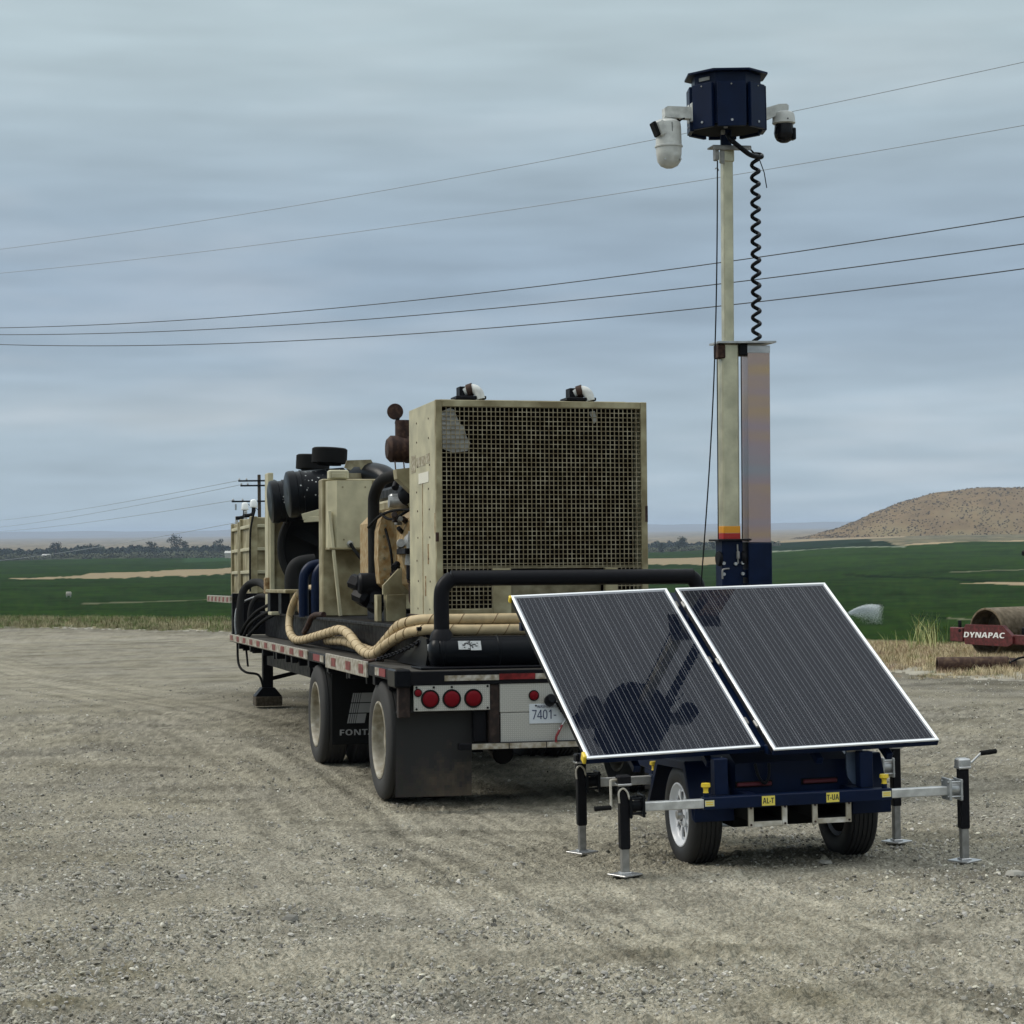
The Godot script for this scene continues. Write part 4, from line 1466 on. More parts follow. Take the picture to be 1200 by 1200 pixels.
	part("torn_sheet", mb().prism(PackedVector2Array([Vector2(0.60, 3.15), Vector2(0.65, 3.16), Vector2(0.67, 3.08), Vector2(0.64, 3.05)]), 0.004, Transform3D(Basis(), V(0, 0, zr - 0.03))), M.pale_sheet, t)
	# rivets, faded lettering and a pale label on the left side
	for k in 9:
		for zz in [-1.55, -2.05]:
			part("bolt", mb().cyl(V(x0 - 0.004, 1.52 + k * 0.2 + 0.02 * sin(k * 4.0 + zz), zz + 0.03 * sin(k * 2.3)), V(x0 + 0.002, 1.52 + k * 0.2 + 0.02 * sin(k * 4.0 + zz), zz + 0.03 * sin(k * 2.3)), 0.009, -1, 6), M.rust, t)
	part("panel_seam", mb().bx(x0 - 0.0035, x0, 1.46, 2.62, -1.832, -1.820, 0.0), M.beige_rusty, t)
	part("pale_label", mb().bx(x0 - 0.004, x0, 2.57, 2.66, -1.98, -1.56, 0.0), M.faded_decal, t)
	for q in [[-2.30, -2.12, 2.68, 2.83], [-2.08, -1.90, 2.72, 2.80], [-1.86, -1.70, 2.72, 2.80], [-1.66, -1.52, 2.73, 2.81]]:
		part("worn_letter", mb().bx(x0 - 0.003, x0, q[2], q[3], q[0], q[1], 0.0), M.worn_decal, t)
	for q in [[2.05, -1.60], [1.78, -1.72], [2.30, -1.31]]:
		part("rust_streak", mb().bx(x0 - 0.0032, x0, q[0] - 0.17, q[0], q[1] - 0.02, q[1] + 0.02, 0.0), M.beige_rusty, t)
	part("rust_patch", mb().bx(x1 - 0.02, x1 + 0.006, 2.22, 2.36, zr - 0.03, zr + 0.002), M.rust, t)
	part("rust_patch", mb().bx(x0 - 0.006, x0 + 0.02, 2.06, 2.14, zr - 0.03, zr + 0.002), M.rust, t)
	part("wire_tie", mb().tube([V(x0 - 0.01, 1.448, zf), V(x0 - 0.012, 1.443, zr), V(-0.4, 1.436, zr + 0.01)], 0.006, 5), M.rust, t)
	# filler necks on top
	for x in [-0.40, 0.56]:
		part("filler_bracket", mb().bx(x - 0.12, x + 0.14, y1 + 0.023, y1 + 0.05, -1.62, -1.40), M.black, t)
		part("filler_bracket", mb().bx(x - 0.075, x + 0.01, y1 + 0.05, y1 + 0.135, -1.60, -1.47), M.black, t)
		part("filler_elbow", mb().tube(spline([V(x - 0.03, y1 + 0.09, -1.50), V(x + 0.03, y1 + 0.115, -1.48), V(x + 0.075, y1 + 0.09, -1.44), V(x + 0.095, y1 + 0.02, -1.42)], 5), 0.042, 12), M.white_plastic, t)
		part("filler_collar", mb().cyl(V(x + 0.00, y1 + 0.10, -1.50), V(x + 0.045, y1 + 0.115, -1.48), 0.055, -1, 12), M.rust, t)

	# engine, seen in the gap left of the radiator
	part("engine_block", mb().bx(-0.70, 0.4, 1.62, 2.40, -5.2, -2.9, 0.09), M.beige_stained, t)
	part("flywheel_housing", mb().lathe([Vector2(0, 0), Vector2(0.46, 0.0), Vector2(0.50, 0.04), Vector2(0.50, 0.22), Vector2(0.42, 0.3), Vector2(0, 0.3)], Transform3D(Basis(V(1, 0, 0), V(0, 0, 1), V(0, -1, 0)), V(-0.22, 2.02, -3.05)), 32), M.beige_stained, t)
	part("timing_cover", mb().prism(PackedVector2Array([Vector2(-0.845, 1.72), Vector2(-0.86, 1.95), Vector2(-0.855, 2.20), Vector2(-0.82, 2.33), Vector2(-0.75, 2.395), Vector2(-0.60, 2.41), Vector2(-0.30, 2.41), Vector2(-0.30, 1.66), Vector2(-0.78, 1.66)]), 0.20, Transform3D(Basis(), V(0, 0, -3.32))), M.beige_stained, t)
	part("cover_rib", mb().tube(spline([V(-0.70, 2.39, -3.21), V(-0.70, 2.1, -3.21), V(-0.69, 1.7, -3.21)], 4), 0.012, 6), M.beige_stained, t)
	part("cover_opening", mb().lathe([Vector2(0.0, -0.01), Vector2(0.17, -0.01), Vector2(0.19, 0.0), Vector2(0.205, 0.03), Vector2(0.19, 0.045), Vector2(0.17, 0.03), Vector2(0.165, 0.0)], Transform3D(Basis(V(1, 0, 0), V(0, 0, 1), V(0, -1, 0)), V(-0.50, 2.10, -3.21)), 28), M.beige_rusty, t)
	for k in 7:
		part("bolt", mb().cyl(V(-0.80 + 0.01 * sin(k * 3.0), 1.75 + k * 0.10, -3.22), V(-0.80 + 0.01 * sin(k * 3.0), 1.75 + k * 0.10, -3.205), 0.013, -1, 6), M.beige_dark, t)
	rng.seed = 61
	for k in 16:
		var c := V(rng.randf_range(-0.78, -0.52), rng.randf_range(1.72, 2.75), rng.randf_range(-3.1, -2.75))
		var m := mb()
		m.cyl(c, c + V(rng.randf_range(-0.08, 0.08), rng.randf_range(-0.06, 0.06), rng.randf_range(0.02, 0.12)), rng.randf_range(0.018, 0.045), -1, 10, 0.004)
		m.box(c - V(0.0, 0.03, 0.02), V(0.06, 0.03, 0.05) * rng.randf_range(0.6, 1.4), 0.005, Basis(Vector3.UP, rng.randf()))
		part("fitting", m, [M.black, M.leg_steel, M.black, M.rust_dark][k % 4], t)
	part("cylinder_head", mb().bx(-0.62, 0.2, 2.41, 2.52, -5.0, -3.0, 0.03), M.beige, t)
	part("valve_cover", mb().bx(-0.55, 0.1, 2.53, 2.66, -4.9, -3.2, 0.04), M.black, t)
	part("oil_filter", mb().cyl(V(-0.62, 1.74, -2.72), V(-0.62, 2.02, -2.72), 0.075, -1, 18, 0.02), M.black, t)
	part("starter_motor", mb().cyl(V(-0.62, 2.10, -2.95), V(-0.62, 2.10, -2.62), 0.08, -1, 18, 0.015), M.galv, t)
	part("starter_bracket", mb().bx(-0.74, -0.54, 1.98, 2.03, -2.95, -2.55), M.black, t)
	part("filter_bowl", mb().lathe([Vector2(0, 1.50), Vector2(0.05, 1.51), Vector2(0.07, 1.56), Vector2(0.07, 1.72), Vector2(0.085, 1.73), Vector2(0.085, 1.76), Vector2(0, 1.765)], Transform3D(Basis(), V(-0.60, 0, -2.75)), 16), M.rust, t)
	part("mount_bracket", mb().prism(PackedVector2Array([Vector2(-0.86, 1.62), Vector2(-0.56, 1.62), Vector2(-0.56, 1.93), Vector2(-0.64, 1.93), Vector2(-0.86, 1.70)]), 0.05, Transform3D(Basis(), V(0, 0, -3.0))), M.beige, t)
	part("mount_foot", mb().bx(-0.84, -0.66, 1.375, 1.618, -3.06, -2.92), M.beige, t)
	part("mount_foot", mb().bx(-0.92, -0.88, 1.375, 1.618, -3.1, -2.95), M.beige, t)
	part("shelf_bracket", mb().prism(PackedVector2Array([Vector2(-0.80, 2.735), Vector2(-0.52, 2.765), Vector2(-0.52, 2.47), Vector2(-0.60, 2.47), Vector2(-0.79, 2.65)]), 0.16, Transform3D(Basis(), V(0, 0, -2.7))), M.beige, t)
	part("hose_connector", mb().cyl(V(-0.62, 2.50, -3.1), V(-0.52, 2.62, -2.9), 0.09, -1, 16), M.black, t)
	part("fittings", mb().box(V(-0.70, 2.48, -3.2), V(0.12, 0.12, 0.12), 0.02).cyl(V(-0.78, 2.46, -3.1), V(-0.62, 2.46, -3.1), 0.05, -1, 12), M.galv, t)
	part("paper_tag", mb().box(V(-0.690, 2.03, -2.60), V(0.05, 0.30, 0.004), 0.0, Basis(V(0, 0, 1), -0.12)), M.paper, t)
	for q in [[V(-0.84, 2.36, -3.2), V(-0.78, 2.30, -3.0), V(-0.68, 2.36, -2.8), V(-0.6, 2.44, -2.6)], [V(-0.90, 2.24, -3.5), V(-0.84, 2.34, -3.2), V(-0.75, 2.38, -2.9), V(-0.62, 2.37, -2.6)], [V(-0.80, 2.30, -3.3), V(-0.77, 2.05, -3.1), V(-0.75, 1.85, -3.1), V(-0.76, 1.68, -3.1)], [V(-0.58, 2.15, -2.6), V(-0.60, 1.8, -2.5), V(-0.58, 1.45, -2.5)]]:
		part("wiring", mb().tube(spline(q, 6), 0.013, 6), M.black_matt, t)
	# thick black hose bent over the control cabinet side
	part("intake_hose", mb().tube(spline([V(-0.50, 2.70, -2.9), V(-0.64, 2.715, -3.1), V(-0.78, 2.68, -3.35), V(-0.835, 2.56, -3.5), V(-0.84, 2.40, -3.55), V(-0.84, 1.98, -3.55), V(-0.84, 1.72, -3.55)], 8), 0.055, 16), M.rubber, t)
	var vm := mb()
	for q in [[0.0, 0.0, 0.11], [-0.12, 0.02, 0.10], [-0.07, -0.10, 0.12], [0.05, -0.12, 0.10], [0.02, -0.2, 0.08]]:
		vm.box(V(-0.86 + q[0], 1.70 + q[1], -3.5 + q[0]), V(q[2] * 1.7, q[2] * 1.4, q[2] * 1.6), q[2] * 0.5, Basis(V(0.3, 1, 0.5).normalized(), q[0] * 9.0 + q[1] * 5.0))
	vm.cyl(V(-1.0, 1.72, -3.5), V(-0.7, 1.72, -3.5), 0.10, -1, 18, 0.02)
	part("valve_cluster", vm, M.black, t)
	# exhaust
	part("muffler", mb().cyl(V(-0.815, 2.94, -3.0), V(0.35, 2.94, -3.0), 0.122, -1, 28, 0.035).cyl(V(-0.64, 2.94, -3.0), V(-0.61, 2.94, -3.0), 0.130, -1, 28), M.rust, t)
	part("exhaust_stack", mb().cyl(V(-0.66, 3.02, -3.0), V(-0.66, 3.20, -3.0), 0.075, -1, 18), M.rust, t)
	part("rain_cap", mb().cyl(V(-0.728, 3.282, -3.05), V(-0.728, 3.284, -3.02), 0.074, -1, 24, 0.006), M.rust, t)
	part("cap_hinge", mb().beam(V(-0.72, 3.17, -3.03), V(-0.70, 3.23, -3.03), 0.03, 0.03), M.black, t)
	for x in [-0.78, -0.70]:
		part("muffler_strap", mb().beam(V(x, 2.72, -2.75), V(x + 0.03, 2.84, -2.95), 0.012, 0.012), M.rust, t)

	# control cabinet
	part("cabinet_back", mb().bx(-0.915, -0.30, 1.375, 2.83, -6.45, -6.20, 0.012), M.beige, t)
	part("cabinet_back", mb().bx(-0.298, -0.16, 1.6, 2.70, -6.2, -5.9, 0.012), M.beige_dark, t)
	part("cabinet", mb().prism(PackedVector2Array([Vector2(-0.88, -6.195), Vector2(-0.43, -6.195), Vector2(-0.43, -5.93), Vector2(-0.80, -5.93), Vector2(-0.88, -6.05)]), 0.70, Transform3D(Basis(V(1, 0, 0), V(0, 0, 1), V(0, -1, 0)), V(0, 2.45, 0))), M.beige_clean, t)
	part("cabinet_lip", mb().bx(-0.885, -0.425, 2.075, 2.098, -6.195, -5.92), M.beige, t)
	part("work_lamp", mb().bx(-0.87, -0.66, 2.815, 2.915, -6.15, -6.0, 0.015).bx(-0.84, -0.70, 2.83, 2.88, -6.0, -5.985, 0.004), M.beige_clean, t)
	for q in [[-0.74, 2.73], [-0.50, 2.73], [-0.73, 2.18], [-0.50, 2.18]]:
		part("bolt", mb().cyl(V(q[0], q[1], -5.932), V(q[0], q[1], -5.925), 0.010, -1, 6), M.beige_dark, t)
	part("cable_gland", mb().lathe([Vector2(0, 0.02), Vector2(0.02, 0.02), Vector2(0.035, 0.0), Vector2(0.035, -0.02)], Transform3D(Basis(V(1, 0, 0), V(0, 0, 1), V(0, -1, 0)), V(-0.665, 2.135, -5.92)), 14), M.galv, t)
	part("cable", mb().tube(spline([V(-0.665, 2.135, -5.90), V(-0.62, 2.05, -5.84), V(-0.55, 1.93, -5.7), V(-0.53, 1.84, -5.3), V(-0.72, 1.76, -4.3), V(-0.86, 1.72, -3.6)], 7), 0.018, 7), M.black_matt, t)
	part("hook", mb().tube([V(-0.47, 2.075, -5.95), V(-0.47, 2.02, -5.95)], 0.01, 6), M.galv, t)
	part("strut", mb().beam(V(-0.875, 2.48, -5.98), V(-0.775, 1.38, -5.9), 0.05, 0.03), M.beige_clean, t)

	# two black air cleaners lying across the machine, and their rain caps
	for q in [[-8.2, -1.02, -0.28, 2.765, 0.272], [-9.5, -1.05, -0.30, 2.73, 0.262]]:
		var ac := part("air_cleaner", mb().lathe([Vector2(0, 0.02), Vector2(q[4] - 0.05, 0.0), Vector2(q[4] - 0.01, 0.015), Vector2(q[4], 0.04), Vector2(q[4], 0.10), Vector2(q[4] - 0.012, 0.11), Vector2(q[4] - 0.012, q[2] - q[1] - 0.06), Vector2(q[4] - 0.07, q[2] - q[1]), Vector2(0, q[2] - q[1] + 0.02)], MB.along(V(q[1], q[3] - 0.02, q[0]), V(q[2], q[3] + 0.045, q[0])), 40), M.black_gloss, t)
		var xc: float = -0.535
		part("rain_hood", mb().lathe([Vector2(0.0, 0.425), Vector2(0.185, 0.42), Vector2(0.205, 0.405), Vector2(0.205, 0.245), Vector2(0.18, 0.24), Vector2(0.15, 0.28), Vector2(0.14, 0.22)], Transform3D(Basis(V(0, 0, 1), -0.05), V(xc, 2.87, q[0])), 32), M.black_matt, ac)
		part("clamp_band", mb().lathe([Vector2(q[4] - 0.01, 0), Vector2(q[4] + 0.004, 0), Vector2(q[4] + 0.004, 0.025), Vector2(q[4] - 0.01, 0.025)], MB.along(V(q[1] + 0.17, q[3] - 0.01, q[0]), V(q[2], q[3] + 0.045, q[0])), 40), M.black_gloss, ac)
		# chipped paint showing pale
		rng.seed = 900 + int(absf(q[0]) * 10)
		var ch := mb()
		var axx := MB.along(V(q[1], q[3] - 0.02, q[0]), V(q[2], q[3] + 0.045, q[0]))
		for k in 150:
			var l := 0.13 + 0.5 * rng.randf()
			var an := rng.randf_range(-0.2, 1.3)
			if nz.get_noise_2d(l * 9.0, an * 4.0 + q[0]) < 0.12: continue
			var dirv := (V(0, 1, 0) * sin(an) + V(0, 0, 1) * cos(an)).normalized()
			var pc: Vector3 = axx.origin + axx.basis.y * l + dirv * (q[4] - 0.0118)
			var s1 := rng.randf_range(0.004, 0.014)
			var ux := V(1, 0, 0)
			var uy := ux.cross(dirv).normalized()
			ch.poly([pc - ux * s1, pc - uy * s1 * 0.7, pc + ux * s1 * 0.8, pc + uy * s1], dirv)
		part("chipped_paint", ch, M.paper, ac)
	part("cleaner_cradle", mb().beam(V(-0.92, 2.47, -7.6), V(-0.45, 2.60, -7.4), 0.05, 0.07).beam(V(-0.90, 2.44, -7.6), V(-0.42, 2.46, -7.3), 0.05, 0.06), M.beige_clean, t)
	part("lifting_bracket", mb().prism(PackedVector2Array([Vector2(-0.52, 2.86), Vector2(-0.20, 2.86), Vector2(-0.19, 3.02), Vector2(-0.23, 3.09), Vector2(-0.50, 3.08), Vector2(-0.53, 3.0), Vector2(-0.46, 2.97), Vector2(-0.42, 3.01), Vector2(-0.36, 3.01), Vector2(-0.33, 2.96), Vector2(-0.34, 2.94), Vector2(-0.53, 2.94)]), 0.03, Transform3D(Basis(), V(0, 0, -7.1))), M.beige_dark, t)
	part("intake_elbow", mb().tube(spline([V(-0.45, 2.80, -8.1), V(-0.30, 2.93, -7.4), V(-0.15, 2.90, -6.9), V(-0.05, 2.75, -6.6)], 6), 0.13, 16), M.black_gloss, t)
	# fan shroud: black ring and dark mouth in a beige bulkhead
	part("bulkhead", mb().bx(-0.985, 0.95, 1.375, 2.99, -10.05, -9.92, 0.01), M.beige, t)
	part("bulkhead_edge", mb().bx(-1.0, -0.93, 1.375, 3.10, -10.35, -10.06, 0.008), M.beige_clean, t)
	part("bulkhead_step", mb().bx(-1.0, -0.94, 1.45, 2.60, -9.915, -9.86, 0.008), M.beige_clean, t)
	var ring := mb()
	var rp := []
	for k in 65:
		rp.append(V(-0.27 + cos(TAU * k / 64.0) * 0.62, 2.16 + sin(TAU * k / 64.0) * 0.62, -9.72))
	ring.tube(rp, 0.042, 12, false)
	part("fan_ring", ring, M.rubber, t)
	part("fan_shroud", mb().lathe([Vector2(0.55, 0.0), Vector2(0.57, 0.0), Vector2(0.54, -0.12), Vector2(0.52, -0.20), Vector2(0.50, -0.20)], Transform3D(Basis(V(1, 0, 0), V(0, 0, 1), V(0, -1, 0)), V(-0.27, 2.16, -9.74)), 40), M.black_matt, t)
	part("fan_mouth", mb().lathe([Vector2(0, -0.12), Vector2(0.59, -0.12), Vector2(0.59, -0.14), Vector2(0, -0.14)], Transform3D(Basis(V(1, 0, 0), V(0, 0, 1), V(0, -1, 0)), V(-0.27, 2.16, -9.74)), 40), M.void, t)
	part("fan_hub", mb().lathe([Vector2(0, 0.10), Vector2(0.10, 0.09), Vector2(0.13, 0.04), Vector2(0.13, -0.11)], Transform3D(Basis(V(1, 0, 0), V(0, 0, 1), V(0, -1, 0)), V(-0.27, 2.16, -9.74)), 24), M.rust, t)
	for k in 7:
		var an := TAU * k / 7.0
		part("fan_blade", mb().box(V(-0.27 + cos(an) * 0.32, 2.16 + sin(an) * 0.32, -9.78), V(0.36, 0.14, 0.012), 0.003, Basis(V(0, 0, 1), an) * Basis(V(1, 0, 0), 0.6)), M.black_matt, t)
	part("bulkhead_brace", mb().bx(-1.05, -0.70, 1.60, 1.80, -10.1, -9.98, 0.01), M.beige_rusty, t)
	# low platform with pumps below the shroud
	part("platform", mb().bx(-1.08, -0.62, 1.615, 1.655, -9.7, -7.9, 0.006), M.beige, t)
	for z in [-9.9, -8.9]:
		part("platform_leg", mb().bx(-1.06, -0.96, 1.375, 1.613, z + 0.25, z + 0.5), M.black, t)
	part("step_bar", mb().bx(-1.1, -0.85, 1.35, 1.39, -9.3, -9.0, 0.006), M.beige_clean, t)
	part("pump_body", mb().lathe([Vector2(0, 0), Vector2(0.11, 0.01), Vector2(0.13, 0.05), Vector2(0.13, 0.2), Vector2(0.08, 0.24), Vector2(0, 0.24)], MB.along(V(-0.98, 1.50, -7.6), V(-0.7, 1.50, -7.6)), 22), M.beige_rusty, t)
	part("pump_flange", mb().cyl(V(-0.9, 1.38, -7.3), V(-0.9, 1.66, -7.3), 0.07, -1, 14, 0.01).cyl(V(-0.9, 1.60, -7.3), V(-0.9, 1.655, -7.3), 0.11, -1, 14, 0.01), M.black, t)
	for q in [[-1.0, 0.0], [-0.88, 0.12]]:
		part("coolant_pipe", mb().tube(spline([V(q[0], 1.36, -7.0 + q[1]), V(q[0], 1.72, -7.0 + q[1]), V(q[0] + 0.03, 1.86, -7.0 + q[1]), V(q[0] + 0.14, 1.93, -7.0 + q[1]), V(q[0] + 0.4, 1.93, -7.0 + q[1])], 6), 0.055, 12), M.navy, t)
	part("coolant_pipe", mb().tube(spline([V(-1.06, 1.66, -7.5), V(-1.05, 1.84, -7.5), V(-0.98, 1.94, -7.5), V(-0.8, 1.97, -7.5)], 6), 0.085, 12), M.rubber, t)
	part("drain_pipe", mb().tube(spline([V(-0.95, 1.40, -5.9), V(-1.02, 1.38, -6.2), V(-1.06, 1.27, -6.3), V(-1.07, 1.20, -6.5)], 5), 0.03, 10), M.rust, t)
	BASE = Vector3.ZERO


func make_load_details() -> void:
	# ribbed beige boxes on the upper deck
	for q in [[-13.55, -12.28, 2.62, "near"], [-15.0 + 0.35, -13.72, 2.585, "far"]]:
		var label := "beige ribbed steel box on the upper deck, just ahead of the compressor's bulkhead" if q[3] == "near" else "beige ribbed steel box at the very front of the flatbed"
		var t := thing("ribbed_box", label, "equipment box", T, V(0, 1.56, (q[0] + q[1]) / 2), "ribbed boxes at the front of the flatbed")
		part("body", mb().bx(-0.92, 0.85, 1.60, q[2], q[0] + 0.01, q[1] - 0.01, 0.01), M.beige, t)
		for k in 3:
			var y: float = 1.86 + k * 0.31
			part("rib", mb().bx(-0.955, -0.921, y, y + 0.045, q[0] + 0.06, q[1] - 0.12, 0.006), M.beige_clean, t)
			part("rib", mb().bx(-0.90, 0.83, y, y + 0.045, q[1] - 0.009, q[1] + 0.025, 0.006), M.beige_clean, t)
		part("corner_post", mb().bx(-0.955, -0.86, 1.56, q[2] + 0.012, q[1] - 0.11, q[1] + 0.03, 0.008), M.beige, t)
		part("corner_post", mb().bx(-0.955, -0.86, 1.56, q[2] + 0.012, q[0] - 0.03, q[0] + 0.055, 0.008), M.beige, t)
		part("skirt", mb().bx(-0.94, 0.86, 1.56, 1.60, q[0], q[1], 0.004), M.beige_dark, t)
		part("lug", mb().bx(-0.95, -0.91, q[2], q[2] + 0.11, q[0] + 0.5, q[0] + 0.54, 0.004), M.galv, t)
	# pale domes on bent black stalks, standing on the boxes
	for q in [[-13.62, 2.76, "pale glass dome lamp on a bent stalk, the farther of the two ribbed boxes"], [-12.60, 2.80, "pale glass dome lamp on a bent black stalk, nearer to the bulkhead"]]:
		var base := V(-0.86, 2.62, q[0])
		var t := thing("dome_lamp", q[2], "lamp", T, base, "dome lamps on the ribbed boxes")
		part("stalk", mb().tube(spline([V(-1.0, 2.65, q[0]), V(-0.93, 2.655, q[0]), V(-0.88, 2.68, q[0]), V(-0.87, 2.76, q[0])], 5), 0.026, 12), M.black, t)
		part("dome", mb().lathe([Vector2(0.0, 0.105), Vector2(0.03, 0.10), Vector2(0.047, 0.082), Vector2(0.052, 0.0), Vector2(0.045, -0.008), Vector2(0, -0.008)], Transform3D(Basis(), V(-0.87, 2.77, q[0])), 20), M.lens_clear, t)
	# hoses and cables hanging at the step of the deck
	var hs := [
		["rubber_hose", "thick black rubber hose arching over the deck step in front of the bulkhead", 0.05, [V(-1.19, 1.08, -11.35), V(-1.2, 1.35, -11.4), V(-1.16, 1.60, -11.45), V(-1.07, 1.72, -11.4), V(-0.98, 1.74, -11.1), V(-0.93, 1.66, -10.6), V(-0.9, 1.60, -9.9)]],
		["rubber_hose", "second black rubber hose, lower and inside the thick arching one", 0.034, [V(-1.12, 1.10, -11.0), V(-1.10, 1.40, -11.05), V(-1.02, 1.55, -11.0), V(-0.93, 1.56, -10.7), V(-0.88, 1.50, -10.2)]],
		["power_cable", "black cable sweeping down in front of the beige platform, uppermost of three", 0.022, [V(-1.22, 1.07, -11.1), V(-1.2, 1.18, -10.9), V(-1.12, 1.36, -10.4), V(-1.0, 1.47, -9.9), V(-0.95, 1.5, -9.6)]],
		["power_cable", "black cable sweeping down in front of the beige platform, middle of three", 0.022, [V(-1.2, 1.07, -10.9), V(-1.17, 1.2, -10.6), V(-1.1, 1.32, -10.1), V(-1.0, 1.40, -9.6)]],
		["power_cable", "black cable sweeping down in front of the beige platform, lowest of three", 0.022, [V(-1.18, 1.07, -10.6), V(-1.14, 1.16, -10.3), V(-1.08, 1.27, -9.9), V(-1.0, 1.36, -9.4)]],
		["thin_cable", "thin pale cable curling down to the left end of the deck", 0.012, [V(-1.24, 1.07, -11.5), V(-1.25, 1.25, -11.5), V(-1.22, 1.42, -11.5), V(-1.12, 1.50, -11.5), V(-1.0, 1.55, -11.5)]],
		["hanging_wire", "black wire hanging straight down the side of the near ribbed box", 0.014, [V(-0.90, 2.72, -12.2), V(-0.965, 2.45, -12.15), V(-0.975, 2.0, -12.15), V(-0.98, 1.62, -12.1)]],
	]
	for q in hs:
		var t := thing(q[0], q[1], "hose" if "hose" in q[0] else "cable", T, q[3][0], "black hoses and cables at the deck step")
		var mt: Material = M.black_matt
		if q[0] == "thin_cable": mt = M.galv
		if q[0] == "rubber_hose": mt = M.rubber
		part("line", mb().tube(spline(q[3], 8), q[2], 10), mt, t)
	BASE = Vector3.ZERO
	# two tan hoses
	var paths := [
		["long tan hose snaking from the pump along the deck edge to the rear pipe", [V(-0.80, 1.67, -7.15), V(-0.90, 1.66, -7.35), V(-0.97, 1.60, -7.6), V(-1.0, 1.50, -7.8), V(-1.03, 1.34, -7.9), V(-1.06, 1.19, -7.7), V(-1.09, 1.118, -7.1), V(-1.10, 1.125, -6.4), V(-1.10, 1.19, -5.4), V(-1.10, 1.245, -4.6), V(-1.10, 1.285, -3.95), V(-1.10, 1.255, -3.45), V(-1.10, 1.16, -2.95), V(-1.10, 1.112, -2.55), V(-1.10, 1.115, -2.1), V(-1.07, 1.21, -1.66), V(-1.04, 1.30, -1.15), V(-1.0, 1.335, -0.88), V(-0.90, 1.350, -0.72), V(-0.6, 1.345, -0.62), V(0.0, 1.345, -0.60), V(0.8, 1.345, -0.60), V(1.0, 1.345, -0.62)]],
		["second tan hose, behind the first and surfacing beside it at the rear pipe", [V(-0.95, 1.13, -5.6), V(-1.02, 1.15, -5.2), V(-1.04, 1.165, -4.6), V(-1.03, 1.17, -4.0), V(-1.0, 1.13, -3.3), V(-0.99, 1.12, -2.7), V(-1.0, 1.23, -2.1), V(-1.03, 1.36, -1.4), V(-1.02, 1.405, -1.0), V(-0.93, 1.428, -0.8), V(-0.6, 1.43, -0.70), V(0.0, 1.43, -0.68), V(0.8, 1.43, -0.68), V(1.0, 1.43, -0.70)]]]
	for q in paths:
		var t := thing("tan_hose", q[0], "hose", T, q[1][0], "tan hoses on the flatbed")
		var sp := spline(q[1], 8)
		part("hose_wall", mb().tube(sp, 0.044, 14), M.hose, t)
		# dark spiral bands
		var tot := 0.0
		var bm := mb()
		for i in range(1, sp.size() - 1):
			tot += (sp[i] - sp[i - 1]).length()
			if tot > 0.21:
				tot = 0.0
				var tn: Vector3 = (sp[i + 1] - sp[i - 1]).normalized()
				var ax := tn.cross(Vector3.UP).normalized()
				var ay := ax.cross(tn)
				var hel := []
				for k in 22:
					var an := k * 0.30 - 1.0
					hel.append(sp[i] + (ax * cos(an) + ay * sin(an)) * 0.0435 + tn * (k - 11) * 0.007)
				bm.tube(hel, 0.004, 5)
		part("spiral_band", bm, M.hose_mark, t)
	BASE = Vector3.ZERO
	# black pipe frame across the tail
	var t := thing("pipe_manifold", "thick black pipe lying across the tail of the flatbed with an upright pipe loop", "pipe", T, V(0.2, 1.06, -0.35))
	part("header_pipe", mb().cyl(V(-0.93, 1.185, -0.33), V(1.27, 1.185, -0.33), 0.122, -1, 36, 0.012), M.black_gloss, t)
	part("end_cap", mb().lathe([Vector2(0, -0.045), Vector2(0.06, -0.04), Vector2(0.10, -0.02), Vector2(0.118, 0.01), Vector2(0.118, 0.02)], MB.along(V(-0.95, 1.185, -0.33), V(0, 1.185, -0.33)), 30), M.black_gloss, t)
	for x in [-0.90, -0.46, 0.3, 1.0]:
		part("weld_band", mb().lathe([Vector2(0.121, 0), Vector2(0.1265, 0.004), Vector2(0.1265, 0.016), Vector2(0.121, 0.02)], MB.along(V(x, 1.185, -0.33), V(2, 1.185, -0.33)), 36), M.black_gloss, t)
	part("loop_pipe", mb().tube(spline([V(-0.885, 1.22, -0.34), V(-0.885, 1.40, -0.34), V(-0.885, 1.62, -0.34), V(-0.862, 1.70, -0.34), V(-0.80, 1.752, -0.34), V(-0.72, 1.757, -0.34), V(0.1, 1.757, -0.34), V(1.08, 1.757, -0.34), V(1.16, 1.752, -0.34), V(1.21, 1.70, -0.34), V(1.222, 1.62, -0.34), V(1.222, 1.40, -0.34), V(1.222, 1.22, -0.34)], 8), 0.061, 20), M.black, t)
	for x in [-0.885, 1.222]:
		part("saddle", mb().lathe([Vector2(0.062, 0.09), Vector2(0.085, 0.06), Vector2(0.10, 0.0)], Transform3D(Basis(), V(x, 1.27, -0.34)), 20), M.black, t)
	part("end_window", mb().box(V(-0.985, 1.20, -0.36), V(0.02, 0.09, 0.03), 0.006), M.paper, t)
	var st := part("paper_label", mb().box(V(-0.735, 1.238, -0.2185), V(0.09, 0.072, 0.003), 0.0, Basis(V(1, 0, 0), -0.45)), M.paper, t)
	part("paper_label", mb().box(V(-0.642, 1.234, -0.2175), V(0.085, 0.078, 0.003), 0.0, Basis(V(1, 0, 0), -0.45)), M.paper, t)
	rng.seed = 17
	var im := mb()
	for k in 26:
		var lx := rng.randf_range(-0.77, -0.61)
		var ly := rng.randf_range(-0.028, 0.028)
		im.box(V(lx, 1.237, -0.2165) + Basis(V(1, 0, 0), -0.45) * V(0, ly, 0.0012), V(rng.randf_range(0.006, 0.022), rng.randf_range(0.004, 0.010), 0.0016), 0.0, Basis(V(1, 0, 0), -0.45))
	part("label_print", im, M.ink, t)
